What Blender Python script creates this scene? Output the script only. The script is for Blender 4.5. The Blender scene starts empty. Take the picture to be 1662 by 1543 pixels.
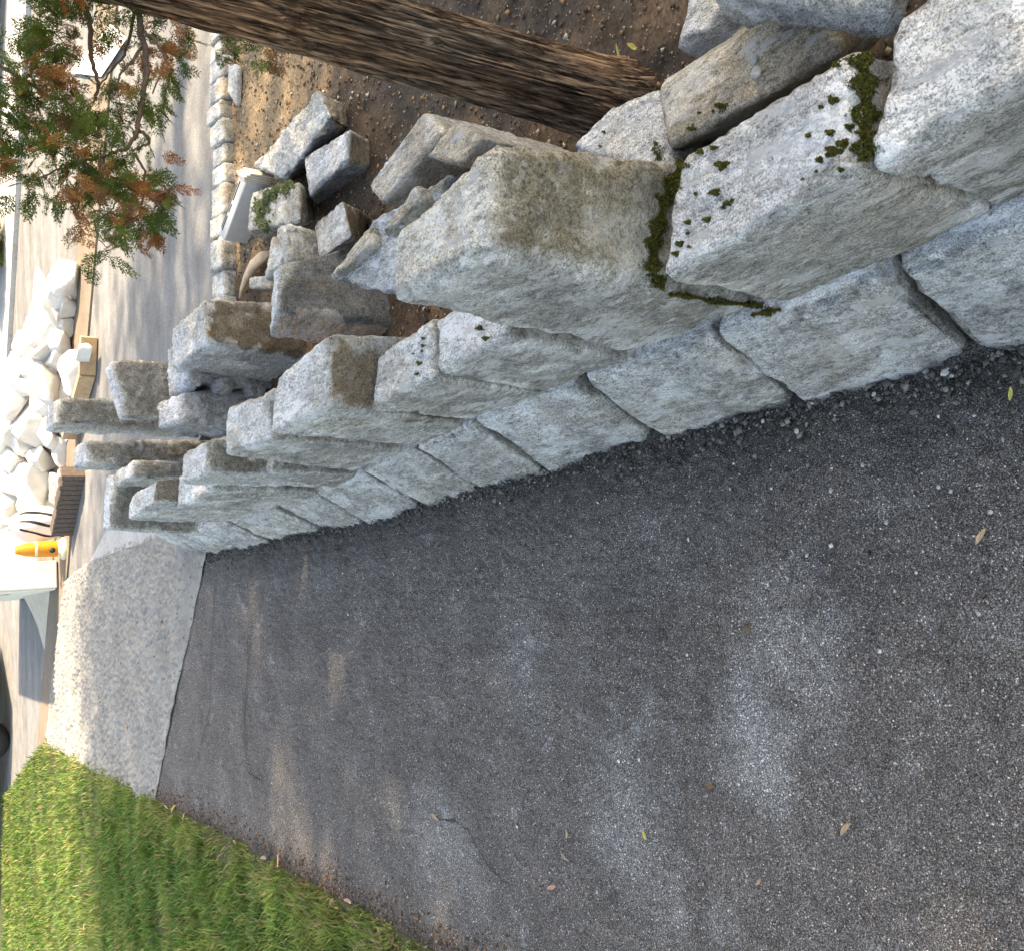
# Dry stone wall beside an asphalt drive, loose granite blocks, cedar trunk, road beyond.
# World: X to the right of the drive, Y along the drive away from the viewer, Z up (metres).
import bpy, math, random
import numpy as np
from mathutils import Vector, Matrix
from mathutils.bvhtree import BVHTree

scene = bpy.context.scene
COL = scene.collection
R = math.radians

# ------------------------------------------------------------------ camera
PITCH, YAW, HEIGHT = R(34.0), R(8.1), 1.6
fwd = Vector((math.sin(YAW)*math.cos(PITCH), math.cos(YAW)*math.cos(PITCH), -math.sin(PITCH)))
rgt = Vector((math.cos(YAW), -math.sin(YAW), 0.0))
upv = rgt.cross(fwd)
cam_data = bpy.data.cameras.new('camera')
cam_data.sensor_width = 36.0
cam_data.lens = 36.0*1549.0/1662.0
cam_data.clip_start = 0.02
cam_data.clip_end = 2000.0
cam = bpy.data.objects.new('camera', cam_data)
COL.objects.link(cam)
# the phone was held on its side: world "up" points to the left of the picture
ax, ay, az = -upv, rgt, -fwd
cam.matrix_world = Matrix(((ax.x, ay.x, az.x, 0), (ax.y, ay.y, az.y, 0), (ax.z, ay.z, az.z, HEIGHT), (0, 0, 0, 1)))
scene.camera = cam

# ------------------------------------------------------------------ sky, sun, exposure
SUN_AZ, SUN_EL = R(104.0), R(42.0)          # azimuth from +Y towards +X
world = bpy.data.worlds.new('World')
scene.world = world
world.use_nodes = True
nt = world.node_tree
nt.nodes.clear()
sky = nt.nodes.new('ShaderNodeTexSky')
sky.sky_type = 'NISHITA'
sky.sun_disc = False
sky.sun_elevation = SUN_EL
sky.sun_rotation = SUN_AZ
sky.air_density = 1.0
sky.dust_density = 1.5
bg = nt.nodes.new('ShaderNodeBackground')
bg.inputs['Strength'].default_value = 0.15
wo = nt.nodes.new('ShaderNodeOutputWorld')
nt.links.new(sky.outputs['Color'], bg.inputs['Color'])
nt.links.new(bg.outputs['Background'], wo.inputs['Surface'])
sun_data = bpy.data.lights.new('sun', 'SUN')
sun_data.energy = 3.1
sun_data.angle = R(1.0)
sun_data.color = (1.0, 0.93, 0.84)
sun = bpy.data.objects.new('sun', sun_data)
COL.objects.link(sun)
to_sun = Vector((math.sin(SUN_AZ)*math.cos(SUN_EL), math.cos(SUN_AZ)*math.cos(SUN_EL), math.sin(SUN_EL)))
sun.rotation_euler = to_sun.to_track_quat('Z', 'Y').to_euler()
sun.location = (6, 4, 8)
scene.view_settings.view_transform = 'Standard'
scene.view_settings.look = 'None'
scene.view_settings.gamma = 1.0
scene.view_settings.exposure = 2.2
scene.view_settings.use_white_balance = True        # camera balanced for open shade
scene.view_settings.white_balance_temperature = 9000.0
scene.view_settings.white_balance_tint = 10.0
scene.view_settings.use_curve_mapping = False
scene.cycles.max_bounces = 8

# ------------------------------------------------------------------ helpers: noise
def _hash(ix, iy, iz, seed):
    h = (ix.astype(np.int64)*374761393 + iy.astype(np.int64)*668265263 + iz.astype(np.int64)*2147483647 + seed*1274126177) & 0xffffffff
    h = ((h ^ (h >> 13))*1274126177) & 0xffffffff
    return ((h ^ (h >> 16)) & 0xffff)/32767.5 - 1.0

def vnoise(p, freq=1.0, seed=0):
    q = np.asarray(p, float)*freq + 100.37
    i = np.floor(q).astype(np.int64)
    f = q - i
    u = f*f*f*(f*(f*6 - 15) + 10)
    r = 0
    for dx in (0, 1):
        wx = u[:, 0] if dx else 1 - u[:, 0]
        for dy in (0, 1):
            wy = u[:, 1] if dy else 1 - u[:, 1]
            for dz in (0, 1):
                wz = u[:, 2] if dz else 1 - u[:, 2]
                r = r + wx*wy*wz*_hash(i[:, 0] + dx, i[:, 1] + dy, i[:, 2] + dz, seed)
    return r

def fbm(p, freq, octaves=3, seed=0, gain=0.5):
    a, s, t = 1.0, 0.0, 0.0
    for o in range(octaves):
        s = s + a*vnoise(p, freq*(2.03**o), seed + o*17)
        t += a
        a *= gain
    return s/t

# ------------------------------------------------------------------ helpers: objects
def mesh_obj(name, verts, faces, mat, parent=None, loc=(0, 0, 0), smooth=True, color=None):
    me = bpy.data.meshes.new(name)
    verts = np.asarray(verts, float)
    if isinstance(faces, np.ndarray):
        n, k = faces.shape
        me.vertices.add(len(verts))
        me.vertices.foreach_set('co', verts.ravel())
        me.loops.add(n*k)
        me.loops.foreach_set('vertex_index', faces.ravel().astype(np.int32))
        me.polygons.add(n)
        me.polygons.foreach_set('loop_start', np.arange(0, n*k, k, dtype=np.int32))
        me.polygons.foreach_set('loop_total', np.full(n, k, dtype=np.int32))
        me.update(calc_edges=True)
        me.validate()
    else:
        me.from_pydata([tuple(v) for v in verts], [], faces)
        me.update()
    if smooth:
        me.polygons.foreach_set('use_smooth', np.ones(len(me.polygons), dtype=bool))
    if color is not None:
        at = me.color_attributes.new('Col', 'FLOAT_COLOR', 'POINT')
        c = np.ones((len(verts), 4))
        c[:, :3] = color
        at.data.foreach_set('color', c.ravel())
    me.materials.append(mat)
    ob = bpy.data.objects.new(name, me)
    ob.location = loc
    COL.objects.link(ob)
    if parent is not None:
        ob.parent = parent
    return ob

def empty(name, loc=(0, 0, 0)):
    o = bpy.data.objects.new(name, None)
    o.location = loc
    o.empty_display_size = 0.1
    COL.objects.link(o)
    return o

def tag(o, label=None, category=None, group=None, kind=None):
    if label: o['label'] = label
    if category: o['category'] = category
    if group: o['group'] = group
    if kind: o['kind'] = kind
    return o

class MB:
    """collects simple shapes into one mesh"""
    def __init__(self):
        self.v, self.f = [], []
    def hexa(self, c):
        o = len(self.v)
        self.v += [tuple(p) for p in c]
        self.f += [[o+a for a in q] for q in ((3, 2, 1, 0), (4, 5, 6, 7), (0, 1, 5, 4), (1, 2, 6, 5), (2, 3, 7, 6), (3, 0, 4, 7))]
        return self
    def box(self, x0, x1, y0, y1, z0, z1):
        return self.hexa([(x0, y0, z0), (x1, y0, z0), (x1, y1, z0), (x0, y1, z0), (x0, y0, z1), (x1, y0, z1), (x1, y1, z1), (x0, y1, z1)])
    def lathe(self, prof, n=20, c=(0, 0, 0), axis='z'):
        o = len(self.v)
        for r, h in prof:
            for k in range(n):
                a = 2*math.pi*k/n
                if axis == 'z': p = (c[0]+r*math.cos(a), c[1]+r*math.sin(a), c[2]+h)
                elif axis == 'x': p = (c[0]+h, c[1]+r*math.cos(a), c[2]+r*math.sin(a))
                else: p = (c[0]+r*math.sin(a), c[1]+h, c[2]+r*math.cos(a))
                self.v.append(p)
        for i in range(len(prof)-1):
            for k in range(n):
                k2 = (k+1) % n
                self.f.append([o+i*n+k, o+i*n+k2, o+(i+1)*n+k2, o+(i+1)*n+k])
        self.f.append([o+k for k in range(n)][::-1])
        self.f.append([o+(len(prof)-1)*n+k for k in range(n)])
        return self
    def tube(self, pts, rad, n=8):
        pts = [Vector(p) for p in pts]
        rads = rad if isinstance(rad, (list, tuple)) else [rad]*len(pts)
        o = len(self.v)
        ref = Vector((0.31, 0.52, 0.79))
        for i, p in enumerate(pts):
            d = (pts[min(i+1, len(pts)-1)] - pts[max(i-1, 0)]).normalized()
            a = d.cross(ref).normalized()
            b = d.cross(a)
            for k in range(n):
                t = 2*math.pi*k/n
                self.v.append(tuple(p + (a*math.cos(t) + b*math.sin(t))*rads[i]))
        for i in range(len(pts)-1):
            for k in range(n):
                k2 = (k+1) % n
                self.f.append([o+i*n+k, o+i*n+k2, o+(i+1)*n+k2, o+(i+1)*n+k])
        self.f.append([o+k for k in range(n)][::-1])
        self.f.append([o+(len(pts)-1)*n+k for k in range(n)])
        return self
    def build(self, name, mat, parent=None, loc=(0, 0, 0), smooth=False, bevel=0):
        ob = mesh_obj(name, self.v, self.f, mat, parent, loc, smooth)
        if bevel:
            m = ob.modifiers.new('bevel', 'BEVEL')
            m.width = bevel
            m.segments = 2
            m.limit_method = 'ANGLE'
        return ob

def grid_faces(nu, nv):
    i = np.arange(nu*nv).reshape(nu, nv)
    return np.stack([i[:-1, :-1].ravel(), i[1:, :-1].ravel(), i[1:, 1:].ravel(), i[:-1, 1:].ravel()], 1)

def vnormals(v, f):
    n = np.zeros_like(v)
    fn = np.cross(v[f[:, 2]] - v[f[:, 0]], v[f[:, 3 if f.shape[1] > 3 else 1]] - v[f[:, 1 if f.shape[1] > 3 else 0]])
    if f.shape[1] == 3:
        fn = -fn
    for k in range(f.shape[1]):
        np.add.at(n, f[:, k], fn)
    return n/np.maximum(np.linalg.norm(n, axis=1, keepdims=True), 1e-9)

# ------------------------------------------------------------------ helpers: materials
class NT:
    def __init__(self, name):
        self.m = bpy.data.materials.new(name)
        self.m.use_nodes = True
        self.t = self.m.node_tree
        self.b = self.t.nodes['Principled BSDF']
        self.b.inputs['Specular IOR Level'].default_value = 0.3
    def n(self, typ, **kw):
        nd = self.t.nodes.new('ShaderNode' + typ)
        for k, v in kw.items():
            if k in ('operation', 'blend_type', 'data_type', 'feature', 'attribute_name', 'noise_dimensions', 'distance'):
                setattr(nd, k, v)
        return nd
    def l(self, a, b):
        self.t.links.new(a, b)
    def coord(self, scale=(1, 1, 1), rnd=True):
        tc = self.n('TexCoord')
        mp = self.n('Mapping')
        mp.inputs['Scale'].default_value = scale
        self.l(tc.outputs['Object'], mp.inputs['Vector'])
        if rnd:
            oi = self.n('ObjectInfo')
            mu = self.n('Math', operation='MULTIPLY')
            mu.inputs[1].default_value = 37.0
            self.l(oi.outputs['Random'], mu.inputs[0])
            self.l(mu.outputs[0], mp.inputs['Location'])
        return mp.outputs['Vector']
    def noise(self, vec, scale, detail=4, rough=0.55, dist=0.0):
        nd = self.n('TexNoise')
        nd.inputs['Scale'].default_value = scale
        nd.inputs['Detail'].default_value = detail
        nd.inputs['Roughness'].default_value = rough
        nd.inputs['Distortion'].default_value = dist
        self.l(vec, nd.inputs['Vector'])
        return nd.outputs['Fac']
    def voro(self, vec, scale, feature='F1', out='Distance'):
        nd = self.n('TexVoronoi', feature=feature)
        nd.inputs['Scale'].default_value = scale
        self.l(vec, nd.inputs['Vector'])
        return nd.outputs[out]
    def ramp(self, fac, stops):
        nd = self.n('ValToRGB')
        el = nd.color_ramp.elements
        while len(el) < len(stops):
            el.new(0.5)
        for e, (p, c) in zip(el, stops):
            e.position = p
            e.color = (c, c, c, 1) if not isinstance(c, (tuple, list)) else (*c, 1)
        self.l(fac, nd.inputs['Fac'])
        return nd.outputs['Color']
    def mix(self, a, b, fac=1.0, mode='MIX'):
        nd = self.n('Mix', data_type='RGBA', blend_type=mode)
        for val, idx in ((fac, 0), (a, 6), (b, 7)):
            if isinstance(val, (int, float)):
                nd.inputs[idx].default_value = val if idx == 0 else (val, val, val, 1)
            elif isinstance(val, (tuple, list)):
                nd.inputs[idx].default_value = (*val, 1)
            else:
                self.l(val, nd.inputs[idx])
        return nd.outputs[2]
    def attr(self, name='Col'):
        nd = self.n('Attribute', attribute_name=name)
        return nd.outputs['Color']
    def math(self, op, a, b=0.0):
        nd = self.n('Math', operation=op)
        for i, v in enumerate((a, b)):
            if isinstance(v, (int, float)): nd.inputs[i].default_value = v
            else: self.l(v, nd.inputs[i])
        return nd.outputs[0]
    def bump(self, h, strength=0.5, dist=0.01, prev=None):
        nd = self.n('Bump')
        nd.inputs['Strength'].default_value = strength
        nd.inputs['Distance'].default_value = dist
        self.l(h, nd.inputs['Height'])
        if prev is not None:
            self.l(prev, nd.inputs['Normal'])
        return nd.outputs['Normal']
    def done(self, color, rough=0.9, normal=None):
        if isinstance(color, (tuple, list)): self.b.inputs['Base Color'].default_value = (*color, 1)
        else: self.l(color, self.b.inputs['Base Color'])
        if isinstance(rough, (int, float)): self.b.inputs['Roughness'].default_value = rough
        else: self.l(rough, self.b.inputs['Roughness'])
        if normal is not None: self.l(normal, self.b.inputs['Normal'])
        return self.m

def mat_granite(name='granite', fine=1.0):
    k = NT(name)
    v = k.coord()
    vs = k.coord((1, 0.35, 1.0))
    big = k.ramp(k.noise(v, 6, 5, 0.6), [(0.3, 0.66), (0.7, 1.12)])
    n2 = k.noise(vs, 45, 8, 0.72, 0.4)
    mid = k.ramp(n2, [(0.36, 0.62), (0.5, 1.05), (0.66, 1.36)])
    n3 = k.noise(v, 300*fine, 3, 0.75)
    spk = k.ramp(n3, [(0.38, 0.34), (0.475, 1.02), (0.60, 1.40)])
    n4 = k.noise(k.coord((1.25, 0.5, 1.1)), 120*fine, 5, 0.75, 0.5)
    mot = k.ramp(n4, [(0.39, 0.48), (0.475, 1.02), (0.60, 1.36)])
    c = k.mix(k.attr(), big, 1.0, 'MULTIPLY')
    c = k.mix(c, mid, 0.85, 'MULTIPLY')
    c = k.mix(c, spk, 0.8, 'MULTIPLY')
    c = k.mix(c, mot, 0.8, 'MULTIPLY')
    crust = k.ramp(k.noise(vs, 11, 12, 0.74, 0.25), [(0.495, 0.0), (0.535, 1.0)])
    bw = k.n('RGBToBW')
    k.l(k.attr(), bw.inputs[0])
    lum = k.ramp(bw.outputs[0], [(0.26, 0.12), (0.33, 1.0)])
    crust = k.mix(crust, lum, 1.0, 'MULTIPLY')
    crm = k.ramp(k.noise(v, 5, 3, 0.5), [(0.44, 0.1), (0.56, 1.0)])
    crust = k.mix(crust, crm, 1.0, 'MULTIPLY')
    c = k.mix(c, k.mix(k.mix(c, (1.75, 1.79, 1.85), 1.0, 'MULTIPLY'), (0.66, 0.665, 0.67), 0.5), crust)
    flk = k.ramp(k.noise(k.coord((1, 0.3, 1.0)), 34, 9, 0.7, 0.3), [(0.565, 0.0), (0.60, 0.85)])
    flk = k.mix(flk, lum, 1.0, 'MULTIPLY')
    c = k.mix(c, (0.68, 0.685, 0.69), flk)
    fis = k.ramp(k.noise(k.coord((1, 0.22, 1.3)), 26, 9, 0.7, 0.6), [(0.485, 1.0), (0.5, 0.55), (0.515, 1.0)])
    c = k.mix(c, fis, 0.7, 'MULTIPLY')
    stn = k.ramp(k.noise(k.coord((1, 0.8, 0.5)), 7, 6, 0.62, 0.5), [(0.52, 0.0), (0.66, 0.55)])
    c = k.mix(c, k.mix(c, (0.78, 0.68, 0.54), 1.0, 'MULTIPLY'), stn)
    pit = k.ramp(k.voro(v, 55), [(0.10, 0.35), (0.17, 1.0)])
    pitm = k.ramp(k.noise(v, 9, 2), [(0.50, 0.0), (0.60, 0.8)])
    c = k.mix(c, k.mix(c, pit, 1.0, 'MULTIPLY'), pitm)
    h = k.math('ADD', k.math('MULTIPLY', n2, 1.0), k.math('ADD', k.math('MULTIPLY', n3, 0.4), k.math('MULTIPLY', n4, 0.8)))
    nb = k.bump(h, 1.0, 0.020)
    return k.done(c, 0.9, nb)

def mat_flat(name, color, rough=0.8, var=0.25, scale=30, bump=0.2, dist=0.004, metallic=0.0):
    k = NT(name)
    v = k.coord()
    n = k.noise(v, scale, 6, 0.65)
    c = k.mix(color, k.ramp(n, [(0.3, 1 - var), (0.7, 1 + var)]), 1.0, 'MULTIPLY')
    k.b.inputs['Metallic'].default_value = metallic
    return k.done(c, rough, k.bump(n, bump, dist) if bump else None)

def mat_attr(name, rough=0.7, var=0.3, scale=60, trans=0.0):
    k = NT(name)
    v = k.coord(rnd=False)
    n = k.noise(v, scale, 4)
    c = k.mix(k.attr(), k.ramp(n, [(0.3, 1 - var), (0.7, 1 + var)]), 1.0, 'MULTIPLY')
    m = k.done(c, rough)
    if trans:
        tr = k.n('BsdfTranslucent')
        k.l(c, tr.inputs['Color'])
        mx = k.n('MixShader')
        mx.inputs[0].default_value = trans
        k.l(k.b.outputs[0], mx.inputs[1])
        k.l(tr.outputs[0], mx.inputs[2])
        out = [n for n in k.t.nodes if n.type == 'OUTPUT_MATERIAL'][0]
        k.l(mx.outputs[0], out.inputs['Surface'])
    return m

# ------------------------------------------------------------------ layout tables (metres)
WALL=[
([(0.3, 0.886, -0.08), (0.285, 0.267, -0.08), (0.78, 0.267, -0.08), (0.78, 0.889, -0.08), (0.451, 0.882, 0.214), (0.455, 0.26, 0.209), (0.78, 0.267, 0.2), (0.78, 0.889, 0.2)],{'kind': 'base', 'amp': 1.1, 'fc': [0.47, 0.47, 0.46], 'seed': 0}),
([(0.292, 1.278, -0.08), (0.301, 0.901, -0.08), (0.78, 0.901, -0.08), (0.78, 1.278, -0.08), (0.45, 1.276, 0.219), (0.452, 0.899, 0.214), (0.78, 0.901, 0.2), (0.78, 1.278, 0.2)],{'kind': 'base', 'amp': 1.1, 'fc': [0.47, 0.47, 0.46], 'seed': 1}),
([(0.3, 1.704, -0.08), (0.295, 1.291, -0.08), (0.78, 1.291, -0.08), (0.78, 1.709, -0.08), (0.453, 1.698, 0.214), (0.453, 1.281, 0.219), (0.78, 1.291, 0.2), (0.78, 1.709, 0.2)],{'kind': 'base', 'amp': 1.1, 'fc': [0.47, 0.47, 0.46], 'seed': 2}),
([(0.283, 2.173, -0.08), (0.305, 1.722, -0.08), (0.78, 1.722, -0.08), (0.78, 2.168, -0.08), (0.456, 2.179, 0.219), (0.458, 1.732, 0.214), (0.78, 1.722, 0.2), (0.78, 2.168, 0.2)],{'kind': 'base', 'amp': 1.1, 'fc': [0.47, 0.47, 0.46], 'seed': 3}),
([(0.275, 2.541, -0.08), (0.276, 2.181, -0.08), (0.78, 2.181, -0.08), (0.78, 2.538, -0.08), (0.439, 2.545, 0.209), (0.449, 2.188, 0.219), (0.78, 2.181, 0.2), (0.78, 2.538, 0.2)],{'kind': 'base', 'amp': 1.1, 'fc': [0.47, 0.47, 0.46], 'seed': 4}),
([(0.268, 2.924, -0.08), (0.276, 2.551, -0.08), (0.78, 2.551, -0.08), (0.78, 2.924, -0.08), (0.425, 2.924, 0.214), (0.439, 2.552, 0.209), (0.78, 2.551, 0.2), (0.78, 2.924, 0.2)],{'kind': 'base', 'amp': 1.1, 'fc': [0.47, 0.47, 0.46], 'seed': 5}),
([(0.25, 3.39, -0.08), (0.266, 2.937, -0.08), (0.78, 2.937, -0.08), (0.78, 3.393, -0.08), (0.42, 3.386, 0.219), (0.423, 2.929, 0.214), (0.78, 2.937, 0.2), (0.78, 3.393, 0.2)],{'kind': 'base', 'amp': 1.1, 'fc': [0.47, 0.47, 0.46], 'seed': 6}),
([(0.274, 3.821, -0.08), (0.26, 3.406, -0.08), (0.78, 3.406, -0.08), (0.78, 3.824, -0.08), (0.429, 3.817, 0.214), (0.43, 3.4, 0.219), (0.78, 3.406, 0.2), (0.78, 3.824, 0.2)],{'kind': 'base', 'amp': 1.1, 'fc': [0.47, 0.47, 0.46], 'seed': 7}),
([(0.283, 4.467, -0.08), (0.273, 3.837, -0.08), (0.78, 3.837, -0.08), (0.78, 4.463, -0.08), (0.43, 4.471, 0.209), (0.428, 3.844, 0.214), (0.78, 3.837, 0.2), (0.78, 4.463, 0.2)],{'kind': 'base', 'amp': 1.1, 'fc': [0.47, 0.47, 0.46], 'seed': 8}),
([(0.279, 4.946, -0.08), (0.275, 4.476, -0.08), (0.78, 4.476, -0.08), (0.78, 4.944, -0.08), (0.411, 4.951, 0.204), (0.422, 4.484, 0.209), (0.78, 4.476, 0.2), (0.78, 4.944, 0.2)],{'kind': 'base', 'amp': 1.1, 'fc': [0.47, 0.47, 0.46], 'seed': 9}),
([(0.287, 5.352, -0.08), (0.285, 4.957, -0.08), (0.78, 4.957, -0.08), (0.78, 5.354, -0.08), (0.437, 5.349, 0.194), (0.417, 4.952, 0.204), (0.78, 4.957, 0.2), (0.78, 5.354, 0.2)],{'kind': 'base', 'amp': 1.1, 'fc': [0.47, 0.47, 0.46], 'seed': 10}),
([(0.327, 5.946, -0.08), (0.29, 5.367, -0.08), (0.78, 5.367, -0.08), (0.78, 5.944, -0.08), (0.504, 5.949, 0.184), (0.439, 5.372, 0.194), (0.78, 5.367, 0.2), (0.78, 5.944, 0.2)],{'kind': 'base', 'amp': 1.1, 'fc': [0.47, 0.47, 0.46], 'seed': 11}),
([(0.506, 0.708, 0.22), (0.52, 0.24, 0.2), (0.8, 0.2, 0.2), (0.7, 0.62, 0.2), (0.5, 0.699, 0.52), (0.545, 0.24, 0.53), (0.78, 0.2, 0.56), (0.652, 0.616, 0.56)],{'kind': 'white', 'amp': 1.2, 'seed': 31}),
([(0.474, 1.104, 0.21), (0.496, 0.715, 0.21), (0.7, 0.69, 0.2), (0.68, 1.03, 0.2), (0.474, 1.09, 0.535), (0.499, 0.713, 0.54), (0.643, 0.678, 0.56), (0.645, 1.011, 0.55)],{'kind': 'white', 'amp': 0.9, 'seed': 32}),
([(0.481, 1.518, 0.21), (0.486, 1.175, 0.21), (0.74, 1.1, 0.2), (0.69, 1.48, 0.2), (0.533, 1.515, 0.815), (0.496, 1.16, 0.84), (0.666, 1.11, 0.83), (0.659, 1.484, 0.81)],{'kind': 'big', 'amp': 1.0, 'seed': 33, 'r': 0.035}),
([(0.474, 1.87, 0.21), (0.469, 1.547, 0.21), (0.66, 1.53, 0.2), (0.64, 1.85, 0.2), (0.493, 1.846, 0.525), (0.5, 1.54, 0.535), (0.64, 1.53, 0.53), (0.612, 1.815, 0.53)],{'kind': 'white', 'amp': 0.8, 'seed': 34}),
([(0.469, 2.209, 0.21), (0.468, 1.871, 0.21), (0.66, 1.862, 0.2), (0.64, 2.15, 0.2), (0.478, 2.192, 0.525), (0.492, 1.869, 0.53), (0.627, 1.844, 0.535), (0.609, 2.134, 0.53)],{'kind': 'white', 'amp': 0.8, 'seed': 35}),
([(0.452, 2.529, 0.21), (0.46, 2.244, 0.21), (0.68, 2.17, 0.2), (0.66, 2.53, 0.2), (0.477, 2.523, 0.68), (0.487, 2.203, 0.635), (0.665, 2.142, 0.65), (0.628, 2.471, 0.67)],{'kind': 'brownend', 'amp': 0.8, 'seed': 36}),
([(0.437, 2.987, 0.21), (0.453, 2.639, 0.21), (0.65, 2.56, 0.2), (0.65, 2.95, 0.2), (0.488, 2.977, 0.665), (0.477, 2.617, 0.645), (0.61, 2.559, 0.65), (0.631, 2.929, 0.66)],{'kind': 'white', 'amp': 0.8, 'seed': 37}),
([(0.43, 3.3, 0.21), (0.435, 3.06, 0.21), (0.6, 3.02, 0.2), (0.6, 3.3, 0.2), (0.447, 3.358, 0.7), (0.448, 3.098, 0.68), (0.557, 3.055, 0.68), (0.553, 3.349, 0.69)],{'kind': 'greyend', 'amp': 0.8, 'seed': 38}),
([(0.412, 3.2, 0.21), (0.42, 2.98, 0.21), (0.57, 2.98, 0.2), (0.57, 3.1, 0.2), (0.437, 3.12, 0.5), (0.44, 2.99, 0.5), (0.57, 2.99, 0.48), (0.57, 3.1, 0.48)],{'kind': 'white', 'amp': 0.6, 'seed': 39}),
([(0.405, 3.92, 0.21), (0.41, 3.33, 0.21), (0.57, 3.33, 0.2), (0.57, 3.9, 0.2), (0.419, 3.92, 0.57), (0.425, 3.33, 0.6), (0.56, 3.33, 0.6), (0.55, 3.88, 0.57)],{'kind': 'white', 'amp': 1.0, 'seed': 40}),
([(0.415, 4.5, 0.2), (0.42, 3.97, 0.2), (0.58, 3.97, 0.2), (0.58, 4.5, 0.2), (0.438, 4.501, 0.635), (0.468, 4.076, 0.62), (0.553, 4.002, 0.62), (0.544, 4.435, 0.63)],{'kind': 'brownend', 'amp': 1.0, 'seed': 41}),
([(0.417, 5.141, 0.17), (0.405, 4.985, 0.17), (0.7, 4.905, 0.17), (0.719, 5.042, 0.17), (0.457, 5.141, 0.62), (0.445, 4.985, 0.61), (0.7, 4.905, 0.61), (0.719, 5.042, 0.62)],{'kind': 'greyend', 'amp': 0.6, 'seed': 42}),
]
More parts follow.
